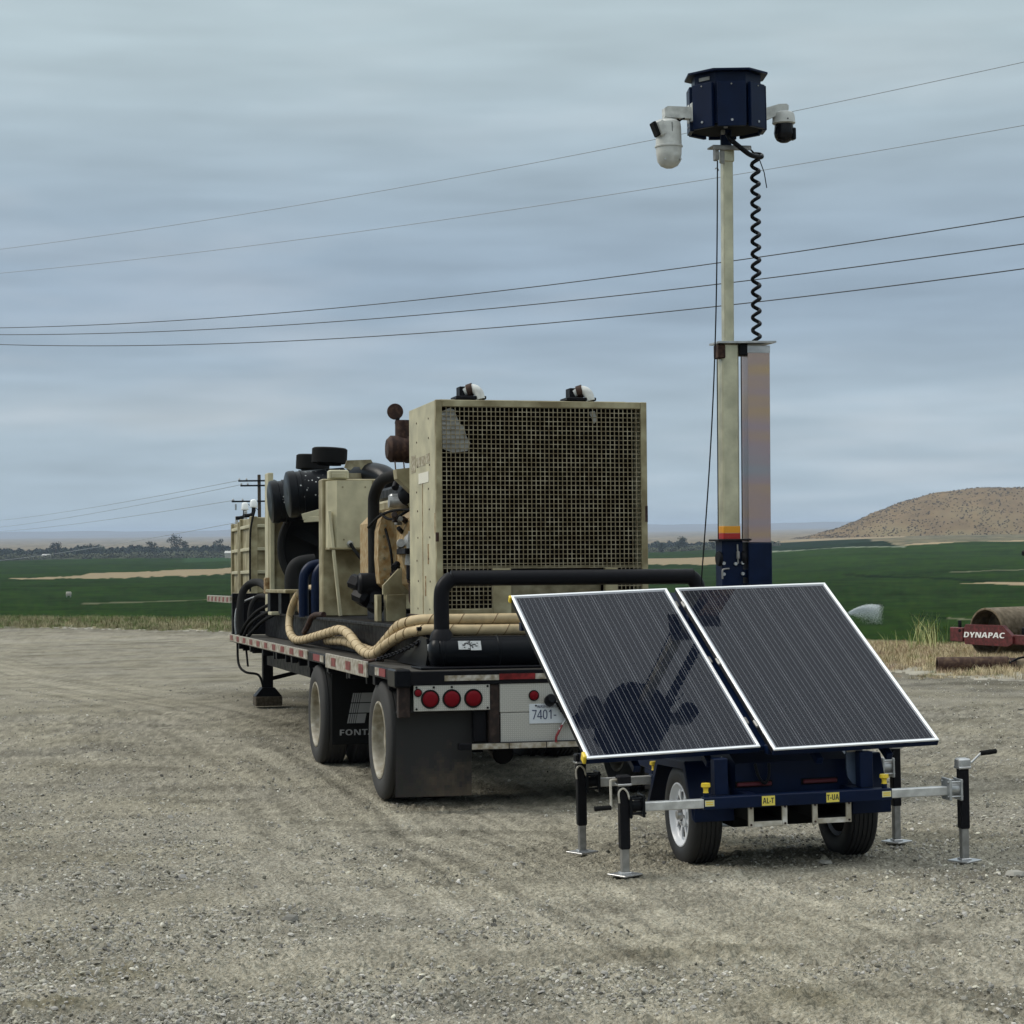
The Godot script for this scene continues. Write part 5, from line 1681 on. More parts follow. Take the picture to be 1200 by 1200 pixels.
	part("support", mb().bx(-1.1, 1.1, 1.062, 1.075, -0.5, -0.1), M.black, t)
	part("guard_plate", mb().prism(PackedVector2Array([Vector2(-1.6, 1.066), Vector2(-0.42, 1.066), Vector2(-0.34, 1.17), Vector2(-0.38, 1.29), Vector2(-0.62, 1.30)]), 0.02, Transform3D(Basis(V(0, 0, 1), V(0, 1, 0), V(-1, 0, 0)), V(-0.99, 0, 0))), M.black_gloss, t)
	BASE = Vector3.ZERO
	# load chain
	var ct := thing("load_chain", "dark steel chain pulled tight from the deck edge up to the black pipe", "chain", T, V(-1.16, 1.075, -2.0))
	var a := V(-1.17, 1.085, -1.62)
	var b := V(-0.98, 1.285, -0.55)
	var nl := 26
	for k in nl:
		var p := a.lerp(b, (k + 0.5) / nl) - V(0, 0.02 * sin(PI * k / nl), 0)
		var d := (b - a).normalized()
		var up := Vector3.UP.rotated(d, 0.785 + (PI / 2 if k % 2 == 0 else 0.0))
		var pts := []
		for j in 13:
			var an := TAU * j / 12.0
			pts.append(p + d * cos(an) * 0.028 + (up - d * up.dot(d)).normalized() * sin(an) * 0.014)
		part("link", mb().tube(pts, 0.0065, 5, false), M.black, ct)
	part("hook", mb().tube(spline([V(-1.10, 1.075, -1.70), V(-1.17, 1.08, -1.66), V(-1.22, 1.07, -1.75), V(-1.22, 1.068, -1.95)], 5), 0.014, 8), M.rust, ct)
	BASE = Vector3.ZERO


# ---------------------------------------------------------------- the camera mast trailer
func make_mast_trailer() -> void:
	var t := thing("surveillance_trailer", "small navy trailer with two solar panels, four outrigger legs and a tall camera mast", "trailer", S, V(0, 0, 0))
	# chassis
	part("rear_crossbar", mb().bx(-0.675, 0.405, 0.393, 0.458, 0.70, 0.765), M.navy, t)
	part("front_crossbar", mb().bx(-0.64, 0.50, 0.393, 0.458, -0.38, -0.315), M.navy, t)
	for x in [-0.38, 0.24]:
		part("chassis_rail", mb().bx(x - 0.03, x + 0.03, 0.392, 0.456, -1.75, 0.698), M.navy, t)
	part("tongue", mb().beam(V(-0.38, 0.42, -1.7), V(0.3, 0.42, -2.9), 0.06, 0.07).beam(V(0.24, 0.42, -1.7), V(0.38, 0.42, -2.9), 0.06, 0.07), M.navy, t)
	part("axle", mb().cyl(V(-0.45, 0.275, 0.13), V(0.32, 0.275, 0.13), 0.03, -1, 12), M.black, t)
	# body
	part("body", mb().prism(PackedVector2Array([Vector2(0.50, 0.36), Vector2(0.50, 0.60), Vector2(0.20, 0.74), Vector2(-0.90, 1.16), Vector2(-1.25, 1.16), Vector2(-1.25, 0.36)]), 0.66, Transform3D(Basis(V(0, 0, 1), V(0, 1, 0), V(-1, 0, 0)), V(-0.075, 0, 0))), M.navy, t)
	part("body_lower", mb().bx(-0.36, 0.20, 0.22, 0.358, -0.6, 0.3), M.black_matt, t)
	part("rear_cable", mb().tube(spline([V(-0.30, 0.60, 0.53), V(-0.285, 0.53, 0.54), V(-0.25, 0.49, 0.54), V(-0.225, 0.53, 0.54), V(-0.22, 0.60, 0.53)], 6), 0.008, 7), M.black_gloss, t)
	for x in [-0.55, 0.29]:
		part("panel_post", mb().bx(x - 0.038, x + 0.038, 0.458, 0.655, 0.62, 0.69), M.navy, t)
	for y in [0.60, 0.64]:
		part("bolt", mb().cyl(V(-0.49, y, 0.52), V(-0.49, y, 0.53), 0.006, -1, 8), M.galv, t)
	part("rear_gusset", mb().prism(PackedVector2Array([Vector2(0.235, 0.66), Vector2(0.33, 0.66), Vector2(0.33, 0.462), Vector2(0.27, 0.472), Vector2(0.243, 0.51), Vector2(0.235, 0.56)]), 0.012, Transform3D(Basis(), V(-0.03, 0, 0.60))), M.navy_light, t)
	part("gusset_tape", mb().bx(0.207, 0.30, 0.648, 0.668, 0.607, 0.611, 0.0), M.white_tape, t)
	for x in [-0.30, 0.085]:
		part("tail_light", mb().bx(x - 0.10, x + 0.10, 0.474, 0.496, 0.500, 0.522, 0.008), M.red_dim, t)
		part("tail_light_base", mb().bx(x - 0.108, x + 0.108, 0.468, 0.502, 0.500, 0.508, 0.002), M.black_matt, t)
	# fork pockets under the crossbar
	for q in [[-0.422, -0.200], [-0.055, 0.170]]:
		var fp := part("fork_pocket", mb().bx(q[0] + 0.025, q[1] - 0.025, 0.386, 0.392, -0.3, 0.735).bx(q[0] + 0.025, q[1] - 0.025, 0.310, 0.314, -0.3, 0.735).bx(q[0] + 0.020, q[0] + 0.026, 0.31, 0.39, -0.3, 0.735).bx(q[1] - 0.026, q[1] - 0.02, 0.31, 0.39, -0.3, 0.735).bx(q[0] + 0.027, q[1] - 0.027, 0.315, 0.385, -0.31, -0.3), M.black_matt, t)
		for e in [[q[0], q[0] + 0.030, 0.285, 0.402], [q[1] - 0.030, q[1], 0.285, 0.402], [q[0] + 0.0301, q[1] - 0.0301, 0.285, 0.313], [q[0] + 0.0301, q[1] - 0.0301, 0.396, 0.402]]:
			part("pocket_frame", mb().bx(e[0], e[1], e[2], e[3], 0.737, 0.752, 0.002), M.white, fp)
		for e in [[q[0] + 0.014, 0.388], [q[1] - 0.014, 0.388], [q[0] + 0.014, 0.298], [q[1] - 0.014, 0.298]]:
			part("bolt", mb().cyl(V(e[0], e[1], 0.752), V(e[0], e[1], 0.757), 0.006, -1, 8), M.rust, fp)
	# yellow labels
	for q in [[-0.312, "AL-T", PI], [0.058, "T-UA", 0.0]]:
		var yl := part("yellow_label", mb().bx(q[0] - 0.037, q[0] + 0.037, 0.400, 0.452, 0.765, 0.7665, 0.0), M.yellow_label, t)
		letters(q[1], 0.030, 0.001, M.ink, yl, "label_text", Transform3D(Basis(), V(q[0], 0.426, 0.7672)), 700, 0.75)
	for x in [-0.645, 0.372]:
		var cl := part("cream_label", mb().bx(x - 0.026, x + 0.026, 0.412, 0.444, 0.765, 0.7665, 0.0), M.cream_label, t)
		part("label_print", mb().bx(x - 0.02, x + 0.02, 0.419, 0.425, 0.7666, 0.7672, 0.0).bx(x - 0.02, x + 0.02, 0.431, 0.437, 0.7666, 0.7672, 0.0), M.yellow, cl)
	# wheels and fenders
	var wm := wheel_meshes(0.285, 0.175, 0.178, 0.05, 5)
	var tyre_m: ArrayMesh = wm[0].mesh()
	var rim := MB.new()
	var rxf := Transform3D(Basis(V(0, -1, 0), V(1, 0, 0), V(0, 0, 1)), Vector3.ZERO)
	rim.lathe([Vector2(0.168, -0.078), Vector2(0.181, -0.080), Vector2(0.181, -0.086), Vector2(0.174, -0.0875), Vector2(0.166, -0.080), Vector2(0.160, -0.068), Vector2(0.150, -0.054), Vector2(0.140, -0.050)], rxf, 40)
	rim.lathe([Vector2(0.168, 0.07), Vector2(0.158, 0.0), Vector2(0.150, -0.012)], rxf, 40)
	# spoked disc with eight window slots
	for k in 8:
		var an := TAU * k / 8.0
		var spk := PackedVector2Array([Vector2(cos(an - 0.19) * 0.062, sin(an - 0.19) * 0.062), Vector2(cos(an - 0.11) * 0.105, sin(an - 0.11) * 0.105), Vector2(cos(an - 0.20) * 0.146, sin(an - 0.20) * 0.146), Vector2(cos(an + 0.20) * 0.146, sin(an + 0.20) * 0.146), Vector2(cos(an + 0.11) * 0.105, sin(an + 0.11) * 0.105), Vector2(cos(an + 0.19) * 0.062, sin(an + 0.19) * 0.062)])
		rim.prism(spk, 0.012, Transform3D(Basis(V(0, 0, -1), V(0, 1, 0), V(1, 0, 0)), V(-0.055, 0, 0)))
	rim.lathe([Vector2(0.149, -0.052), Vector2(0.130, -0.058), Vector2(0.130, -0.048)], rxf, 40)
	rim.lathe([Vector2(0.04, -0.072), Vector2(0.070, -0.066), Vector2(0.075, -0.048)], rxf, 28)
	var rim_m := rim.mesh()
	var hubm := MB.new()
	hubm.lathe([Vector2(0, -0.100), Vector2(0.022, -0.098), Vector2(0.030, -0.085), Vector2(0.030, -0.05)], rxf, 16)
	for k in 5:
		var an := TAU * k / 5.0
		hubm.cyl(V(-0.082, cos(an) * 0.052, sin(an) * 0.052), V(-0.05, cos(an) * 0.052, sin(an) * 0.052), 0.009, -1, 6)
	var hub_m := hubm.mesh()
	for q in [[-0.535, 0.0], [0.392, PI]]:
		var w := group_node("wheel", t, V(q[0], 0.283, 0.13), Basis(Vector3.UP, q[1]) * Basis(Vector3.RIGHT, 0.35))
		part("tyre", tyre_m, M.tyre_new, w)
		part("rim", rim_m, M.rim_new, w)
		part("brake_drum", MB.new().cyl(V(-0.030, 0, 0), V(0.06, 0, 0), 0.143, -1, 28), M.black_matt, w)
		part("hub", hub_m, M.silver, w)
		var sx := -1.0 if q[0] < 0 else 1.0
		var fm := mb()
		var prof := [Vector2(-0.40, 0.26), Vector2(-0.17, 0.575), Vector2(0.36, 0.605), Vector2(0.50, 0.30)]
		for i in 3:
			var a2: Vector2 = prof[i]
			var b2: Vector2 = prof[i + 1]
			fm.beam(V(q[0], a2.y, a2.x), V(q[0], b2.y, b2.x), 0.235, 0.010, 0.002)
		fm.prism(PackedVector2Array([Vector2(-0.40, 0.26), Vector2(-0.17, 0.575), Vector2(0.36, 0.605), Vector2(0.50, 0.30), Vector2(0.47, 0.30), Vector2(0.34, 0.565), Vector2(-0.15, 0.54), Vector2(-0.36, 0.26)]), 0.006, Transform3D(Basis(V(0, 0, 1), V(0, 1, 0), V(-1, 0, 0)), V(q[0] + sx * 0.117, 0, 0)))
		fm.prism(PackedVector2Array([Vector2(-0.40, 0.26), Vector2(-0.17, 0.575), Vector2(0.36, 0.605), Vector2(0.50, 0.30), Vector2(0.3, 0.30), Vector2(-0.3, 0.26)]), 0.006, Transform3D(Basis(V(0, 0, 1), V(0, 1, 0), V(-1, 0, 0)), V(q[0] - sx * 0.117, 0, 0)))
		fm.box(V(q[0], 0.345, 0.505), V(0.23, 0.11, 0.012), 0.003)
		part("fender", fm, M.navy, t)
	# outriggers: sliding arm, clamp, leg, foot, crank
	outrigger(t, -1.115, 0.735, -1, -0.675, 0.430, 0.206, 1)
	outrigger(t, 0.838, 0.735, 1, 0.405, 0.430, 0.211, 2)
	outrigger(t, -1.062, -0.35, -1, -0.64, 0.430, 0.18, 0)
	outrigger(t, 0.908, -0.35, 1, 0.50, 0.430, 0.195, 0)
	# tongue jack
	part("jack_leg", mb().cyl(V(-0.06, 0.06, -0.85), V(-0.06, 0.40, -0.85), 0.022, -1, 12), M.galv, t)
	part("jack_foot", mb().box(V(-0.06, 0.062, -0.85), V(0.14, 0.010, 0.14), 0.003), M.galv, t)
	# yellow locking pins
	for q in [[-0.655, 0.735], [0.372, 0.735], [-0.615, -0.35]]:
		part("lock_pin", mb().lathe([Vector2(0, 0.535), Vector2(0.024, 0.533), Vector2(0.026, 0.515), Vector2(0.014, 0.506), Vector2(0.013, 0.49), Vector2(0.016, 0.482), Vector2(0.012, 0.48)], Transform3D(Basis(), V(q[0], 0, q[1])), 14), M.yellow, t)
		part("pin_sleeve", mb().cyl(V(q[0], 0.458, q[1]), V(q[0], 0.484, q[1]), 0.015, -1, 12), M.navy, t)
	# solar panels
	var pl := Transform3D(basis_from(V(0.9992, 0.0169, -0.0364), V(0.0400, -0.4965, 0.8671)), V(-1.3591, 1.5197, -0.7837))
	var pr := Transform3D(basis_from(V(0.9985, 0.0062, -0.0549), V(0.0505, -0.5038, 0.8623)), V(-0.3598, 1.5397, -0.7033))
	pr.origin += V(0.012, 0, 0)
	solar_panel(t, pl)
	solar_panel(t, pr)
	# tilt frame under the panels
	var fr := mb()
	for q in [pl, pr]:
		fr.beam(q * V(0.0, -0.066, 1.58), q * V(0.99, -0.066, 1.58), 0.05, 0.05)
		fr.beam(q * V(0.0, -0.066, 0.25), q * V(0.99, -0.066, 0.25), 0.05, 0.05)
		fr.beam(q * V(0.30, -0.112, 0.05), q * V(0.30, -0.112, 1.655), 0.04, 0.04)
		fr.beam(q * V(0.72, -0.112, 0.05), q * V(0.72, -0.112, 1.655), 0.04, 0.04)
	fr.beam(pl * V(1.012, -0.03, 0.03), pl * V(1.004, -0.03, 1.655), 0.07, 0.03)
	part("tilt_frame", fr, M.navy, t)
	for z in [0.18, 0.80, 1.42]:
		for q in [[pl, 0.998], [pr, -0.006]]:
			var pq: Transform3D = q[0]
			part("panel_clamp", mb().box(pq * V(q[1], -0.008, z), V(0.022, 0.014, 0.06), 0.003, pq.basis), M.leg_steel, t)
	part("edge_guard", mb().box(pl * V(-0.006, -0.022, 1.638), V(0.02, 0.05, 0.05), 0.006, pl.basis), M.yellow, t)
	part("edge_guard", mb().box(pl * V(-0.006, -0.020, 0.012), V(0.016, 0.04, 0.03), 0.006, pl.basis), M.yellow, t)
	make_mast(t)
	BASE = Vector3.ZERO


func basis_from(x: Vector3, z: Vector3) -> Basis:
	x = x.normalized()
	z = (z - x * z.dot(x)).normalized()
	return Basis(x, z.cross(x), z)


func outrigger(t: Node, x: float, z: float, s: int, x_in: float, y: float, y_sleeve: float, crank: int) -> void:
	var foot_world := S * V(x, 0, z)
	var gy := ground_h(foot_world.x, foot_world.z) - foot_world.y + 0.008
	part("outrigger_arm", mb().bx(minf(x_in - s * 0.1, x - s * 0.06), maxf(x_in - s * 0.1, x - s * 0.06), 0.402, 0.450, z - 0.024, z + 0.024, 0.004), M.arm_steel, t)
	var cm := mb()
	var silver := s > 0
	cm.bx(minf(x - s * 0.105, x - s * 0.090), maxf(x - s * 0.105, x - s * 0.090), 0.375, 0.495, z - 0.055, z + 0.055)
	cm.bx(minf(x - s * 0.035, x - s * 0.022), maxf(x - s * 0.035, x - s * 0.022), 0.372, 0.490, z - 0.05, z + 0.05)
	cm.cyl(V(x - s * 0.10, 0.435, z), V(x - s * 0.02, 0.435, z), 0.038, -1, 16)
	for q in [[0.395, -0.04], [0.395, 0.04], [0.475, -0.04], [0.475, 0.04]]:
		cm.cyl(V(x - s * 0.112, q[0], z + q[1]), V(x - s * 0.02, q[0], z + q[1]), 0.006, -1, 8)
	part("clamp", cm, M.galv if silver else M.black_gloss, t)
	part("jack_sleeve", mb().bx(x - 0.027, x + 0.027, y_sleeve, 0.545, z - 0.027, z + 0.027, 0.006), M.black, t)
	part("jack_cap", mb().bx(x - 0.036, x + 0.036, 0.545, 0.600, z - 0.034, z + 0.036, 0.008), M.galv if silver else M.black, t)
	part("cap_trim", mb().bx(x - 0.037, x + 0.037, 0.543, 0.556, z - 0.037, z + 0.0385, 0.003), M.silver, t)
	part("jack_leg", mb().bx(x - 0.021, x + 0.021, gy + 0.008, y_sleeve + 0.01, z - 0.021, z + 0.021, 0.004), M.leg_steel, t)
	part("jack_foot", mb().box(V(x, gy + 0.004, z), V(0.135, 0.009, 0.135), 0.003, Basis(Vector3.UP, 0.5)).box(V(x, gy + 0.012, z), V(0.06, 0.012, 0.06), 0.003), M.silver, t)
	if s < 0:
		part("spring_clip", mb().tube(spline([V(x - 0.032, 0.455, z + 0.03), V(x - 0.035, 0.51, z + 0.034), V(x - 0.012, 0.532, z + 0.036), V(x + 0.012, 0.51, z + 0.036), V(x + 0.022, 0.475, z + 0.04), V(x + 0.045, 0.468, z + 0.035)], 5), 0.0055, 7), M.white, t)
	if crank == 1:
		part("crank_rod", mb().tube(spline([V(x - 0.03, 0.575, z), V(x - 0.065, 0.575, z + 0.005), V(x - 0.072, 0.565, z + 0.01), V(x - 0.074, 0.50, z + 0.015), V(x - 0.075, 0.435, z + 0.02)], 4), 0.007, 8), M.white, t)
		part("crank_handle", mb().cyl(V(x - 0.075, 0.432, z + 0.02), V(x - 0.168, 0.430, z + 0.02), 0.013, -1, 12, 0.003), M.black_matt, t)
	if crank == 2:
		part("crank_rod", mb().tube([V(x + 0.03, 0.57, z), V(x + 0.055, 0.575, z), V(x + 0.112, 0.622, z)], 0.007, 8), M.galv, t)
		part("crank_handle", mb().cyl(V(x + 0.108, 0.622, z), V(x + 0.205, 0.630, z), 0.014, -1, 12, 0.003), M.black_matt, t)


func solar_panel(t: Node, xf: Transform3D) -> void:
	var p := group_node("solar_panel", t, xf.origin + BASE, xf.basis)
	var W := 0.992
	var L := 1.672
	var B := 0.015
	var hd := -0.010
	# bright aluminium lip on dark side walls
	for e in [[0.0, W, 0.0, B], [0.0, W, L - B, L]]:
		part("frame_bar", MB.new().bx(e[0], e[1], hd, 0.0, e[2], e[3], 0.0015), M.frame_alu, p)
		part("frame_wall", MB.new().bx(e[0] + 0.001, e[1] - 0.001, -0.040, hd - 0.0005, e[2] + 0.001, e[3] - 0.001, 0.001), M.navy, p)
	for e in [[0.0, B], [W - B, W]]:
		part("frame_bar", MB.new().bx(e[0], e[1], hd, 0.0, B + 0.0005, L - B - 0.0005, 0.0015), M.frame_alu, p)
		part("frame_wall", MB.new().bx(e[0] + 0.001, e[1] - 0.001, -0.040, hd - 0.0005, B + 0.0005, L - B - 0.0005, 0.001), M.black, p)
	part("backsheet", MB.new().bx(B + 0.0002, W - B - 0.0002, -0.012, -0.0062, B + 0.0002, L - B - 0.0002, 0.0), M.backsheet, p)
	var pitch_x := (W - 2 * B - 0.020) / 6.0
	var pitch_z := (L - 2 * B - 0.024) / 10.0
	var cw := pitch_x - 0.0022
	var chh := pitch_z - 0.0006
	# square cell with clipped corners
	var c := 0.0015
	var cell := MB.new()
	cell.prism(PackedVector2Array([Vector2(c, 0), Vector2(cw - c, 0), Vector2(cw, c), Vector2(cw, chh - c), Vector2(cw - c, chh), Vector2(c, chh), Vector2(0, chh - c), Vector2(0, c)]), 0.0006, Transform3D(Basis(V(1, 0, 0), V(0, 0, 1), V(0, -1, 0)), V(0, -0.0056, 0)))
	var cell_m := cell.mesh()
	var cx0 := B + 0.010 + 0.0011
	var cz0 := B + 0.012 + 0.0003
	for i in 6:
		for k in 10:
			part("cell", cell_m, M.cell, p, Transform3D(Basis(), V(cx0 + i * pitch_x, 0, cz0 + k * pitch_z)))
	var bus := MB.new()
	bus.bx(-0.0004, 0.0004, -0.0053, -0.0048, 0, L - 2 * B - 0.024, 0.0)
	var bus_m := bus.mesh()
	for i in 6:
		for k in 5:
			part("busbar", bus_m, M.busbar, p, Transform3D(Basis(), V(cx0 + i * pitch_x + cw * (k + 0.5) / 5.0, 0, cz0)))
	# one sheet of glass, flush a little below the frame's lip
	var gl := MB.new()
	gl.quad(V(B, -0.0014, L - B), V(W - B, -0.0014, L - B), V(W - B, -0.0014, B), V(B, -0.0014, B), true)
	part("glass", gl, M.pane, p)


func make_mast(t: Node) -> void:
	var z := -1.36
	var at := func(x: float, y: float, dz := 0.0) -> Vector3: return V(x + (y - 1.81) * 0.0157, y, z + dz)
	# foot: navy mast base and navy sleeve of the outer column
	part("mast_base", mb().beam(at.call(0.229, 0.40), at.call(0.229, 1.815), 0.135, 0.14, 0.006), M.navy, t)
	part("base_plate", mb().box(at.call(0.235, 1.818), V(0.225, 0.012, 0.20), 0.003), M.black, t)
	for q in [[0.165, 1.67], [0.165, 1.60], [0.293, 1.67], [0.293, 1.60], [0.245, 1.665]]:
		part("bolt", mb().cyl(at.call(q[0], q[1], 0.07), at.call(q[0], q[1], 0.085), 0.011, -1, 10), M.galv, t)
	part("latch", mb().beam(at.call(0.262, 1.665, 0.078), at.call(0.258, 1.79, 0.078), 0.008, 0.010).box(at.call(0.262, 1.72, 0.078), V(0.02, 0.05, 0.02), 0.004), M.leg_steel, t)
	for x in [0.155, 0.312]:
		part("roller", mb().lathe([Vector2(0, -0.012), Vector2(0.045, -0.012), Vector2(0.05, 0.0), Vector2(0.045, 0.012), Vector2(0, 0.012)], MB.along(at.call(x - 0.012, 1.70, 0.05), at.call(x + 1.0, 1.70, 0.05)), 18), M.black, t)
	part("grab_handle", mb().tube(spline([at.call(0.20, 1.635, 0.08), at.call(0.162, 1.632, 0.09), at.call(0.152, 1.62, 0.09), at.call(0.152, 1.57, 0.09)], 4), 0.006, 7), M.leg_steel, t)
	part("side_bracket", mb().box(at.call(0.335, 1.60), V(0.10, 0.05, 0.08), 0.004).box(at.call(0.335, 1.52), V(0.10, 0.03, 0.08), 0.004), M.navy, t)
	part("column_base", mb().beam(at.call(0.415, 0.40), at.call(0.415, 1.797), 0.152, 0.16, 0.004), M.navy, t)
	# telescoping sections
	part("lower_section", mb().beam(at.call(0.229, 1.822), at.call(0.229, 3.085), 0.112, 0.112, 0.010), M.mast_cream, t)
	part("red_band", mb().beam(at.call(0.229, 1.824), at.call(0.229, 1.8625), 0.1150, 0.1150, 0.002), M.red, t)
	part("orange_band", mb().beam(at.call(0.229, 1.863), at.call(0.229, 1.908), 0.1150, 0.1150, 0.002), M.orange, t)
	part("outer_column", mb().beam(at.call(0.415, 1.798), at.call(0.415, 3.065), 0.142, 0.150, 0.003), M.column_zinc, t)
	part("column_band", mb().beam(at.call(0.415, 3.022), at.call(0.415, 3.072), 0.1465, 0.1545, 0.003), M.silver, t)
	part("guide_wire", mb().cyl(at.call(0.155, 1.82), at.call(0.155, 3.08), 0.0035, -1, 6), M.black, t)
	part("guide_wire", mb().cyl(at.call(0.308, 1.82, 0.03), at.call(0.308, 3.08, 0.03), 0.0035, -1, 6), M.black, t)
	part("top_plate", mb().prism(PackedVector2Array([Vector2(0.135, -0.10), Vector2(0.30, -0.10), Vector2(0.33, -0.115), Vector2(0.52, -0.115), Vector2(0.52, 0.115), Vector2(0.33, 0.115), Vector2(0.30, 0.10), Vector2(0.135, 0.10)]), 0.012, Transform3D(Basis(V(1, 0, 0), V(0, 0, -1), V(0, 1, 0)), V(0.0195, 3.092, z))), M.galv, t)
	part("pulley_block", mb().box(at.call(0.165, 3.035, 0.02), V(0.05, 0.09, 0.10), 0.006), M.rust, t)
	part("pulley_block", mb().box(at.call(0.315, 3.045, 0.02), V(0.055, 0.075, 0.10), 0.006), M.black, t)
	part("upper_section", mb().beam(at.call(0.229, 3.098), at.call(0.229, 4.335), 0.066, 0.066, 0.006), M.mast_cream, t)
	part("mast_collar", mb().beam(at.call(0.229, 4.265), at.call(0.229, 4.345), 0.080, 0.080, 0.006), M.mast_cream, t)
	part("collar_bracket", mb().box(at.call(0.150, 4.315, 0.02), V(0.026, 0.085, 0.05), 0.004).box(at.call(0.185, 4.30, 0.042), V(0.03, 0.10, 0.010), 0.003), M.leg_steel, t)
	part("top_bracket", mb().box(at.call(0.247, 4.362), V(0.26, 0.012, 0.12), 0.003).box(at.call(0.247, 4.35, 0.06), V(0.26, 0.026, 0.008), 0.002), M.leg_steel, t)
	part("head_stem", mb().cyl(at.call(0.225, 4.365), at.call(0.225, 4.50), 0.037, -1, 18), M.navy, t)
	# guy cable with its shackle
	var top: Vector3 = at.call(0.156, 4.27, 0.03)
	var bot := V(-0.01, 1.45, z + 0.1)
	var gp := []
	for k in 25:
		var a := k / 24.0
		gp.append(top.lerp(bot, a) + V(0.035 * sin(PI * a), 0, 0))
	part("guy_cable", mb().tube(gp, 0.0045, 6), M.black, t)
	var sh := []
	for k in 13:
		sh.append(at.call(0.150, 4.205, 0.03) + V(cos(TAU * k / 30.0) * 0.013, sin(TAU * k / 30.0) * 0.018, 0))
	part("shackle", mb().tube(sh, 0.004, 6, false), M.galv, t)
	# control cable: bow, loop and long coil
	part("control_cable", mb().tube(spline([at.call(0.20, 4.43, 0.10), at.call(0.225, 4.385, 0.12), at.call(0.29, 4.335, 0.12), at.call(0.36, 4.305, 0.08), at.call(0.43, 4.300, 0.03), at.call(0.468, 4.308, 0.0), at.call(0.470, 4.325, -0.03), at.call(0.43, 4.33, -0.04), at.call(0.41, 4.318, 0.0), at.call(0.44, 4.30, 0.03)], 7), 0.016, 10), M.black_gloss, t)
	var coil := []
	var turns := 14.5
	for k in 320:
		var a := k / 319.0
		var y := lerpf(4.30, 3.10, a)
		var rr := 0.024
		var c: Vector3 = at.call(0.425, y)
		coil.append(c + V(cos(a * turns * TAU) * rr, 0, sin(a * turns * TAU) * rr))
	part("coiled_cable", mb().tube(coil, 0.0125, 8), M.black_gloss, t)
	part("cable_tie", mb().tube([at.call(0.445, 4.29, 0.02), at.call(0.475, 4.20, 0.03), at.call(0.492, 4.10, 0.03)], 0.0035, 5), M.black, t)
	part("cable_tie", mb().tube([at.call(0.375, 4.355, 0.03), at.call(0.41, 4.32, 0.03)], 0.006, 6), M.black, t)
	make_head(t, at.call(0.229, 4.47))


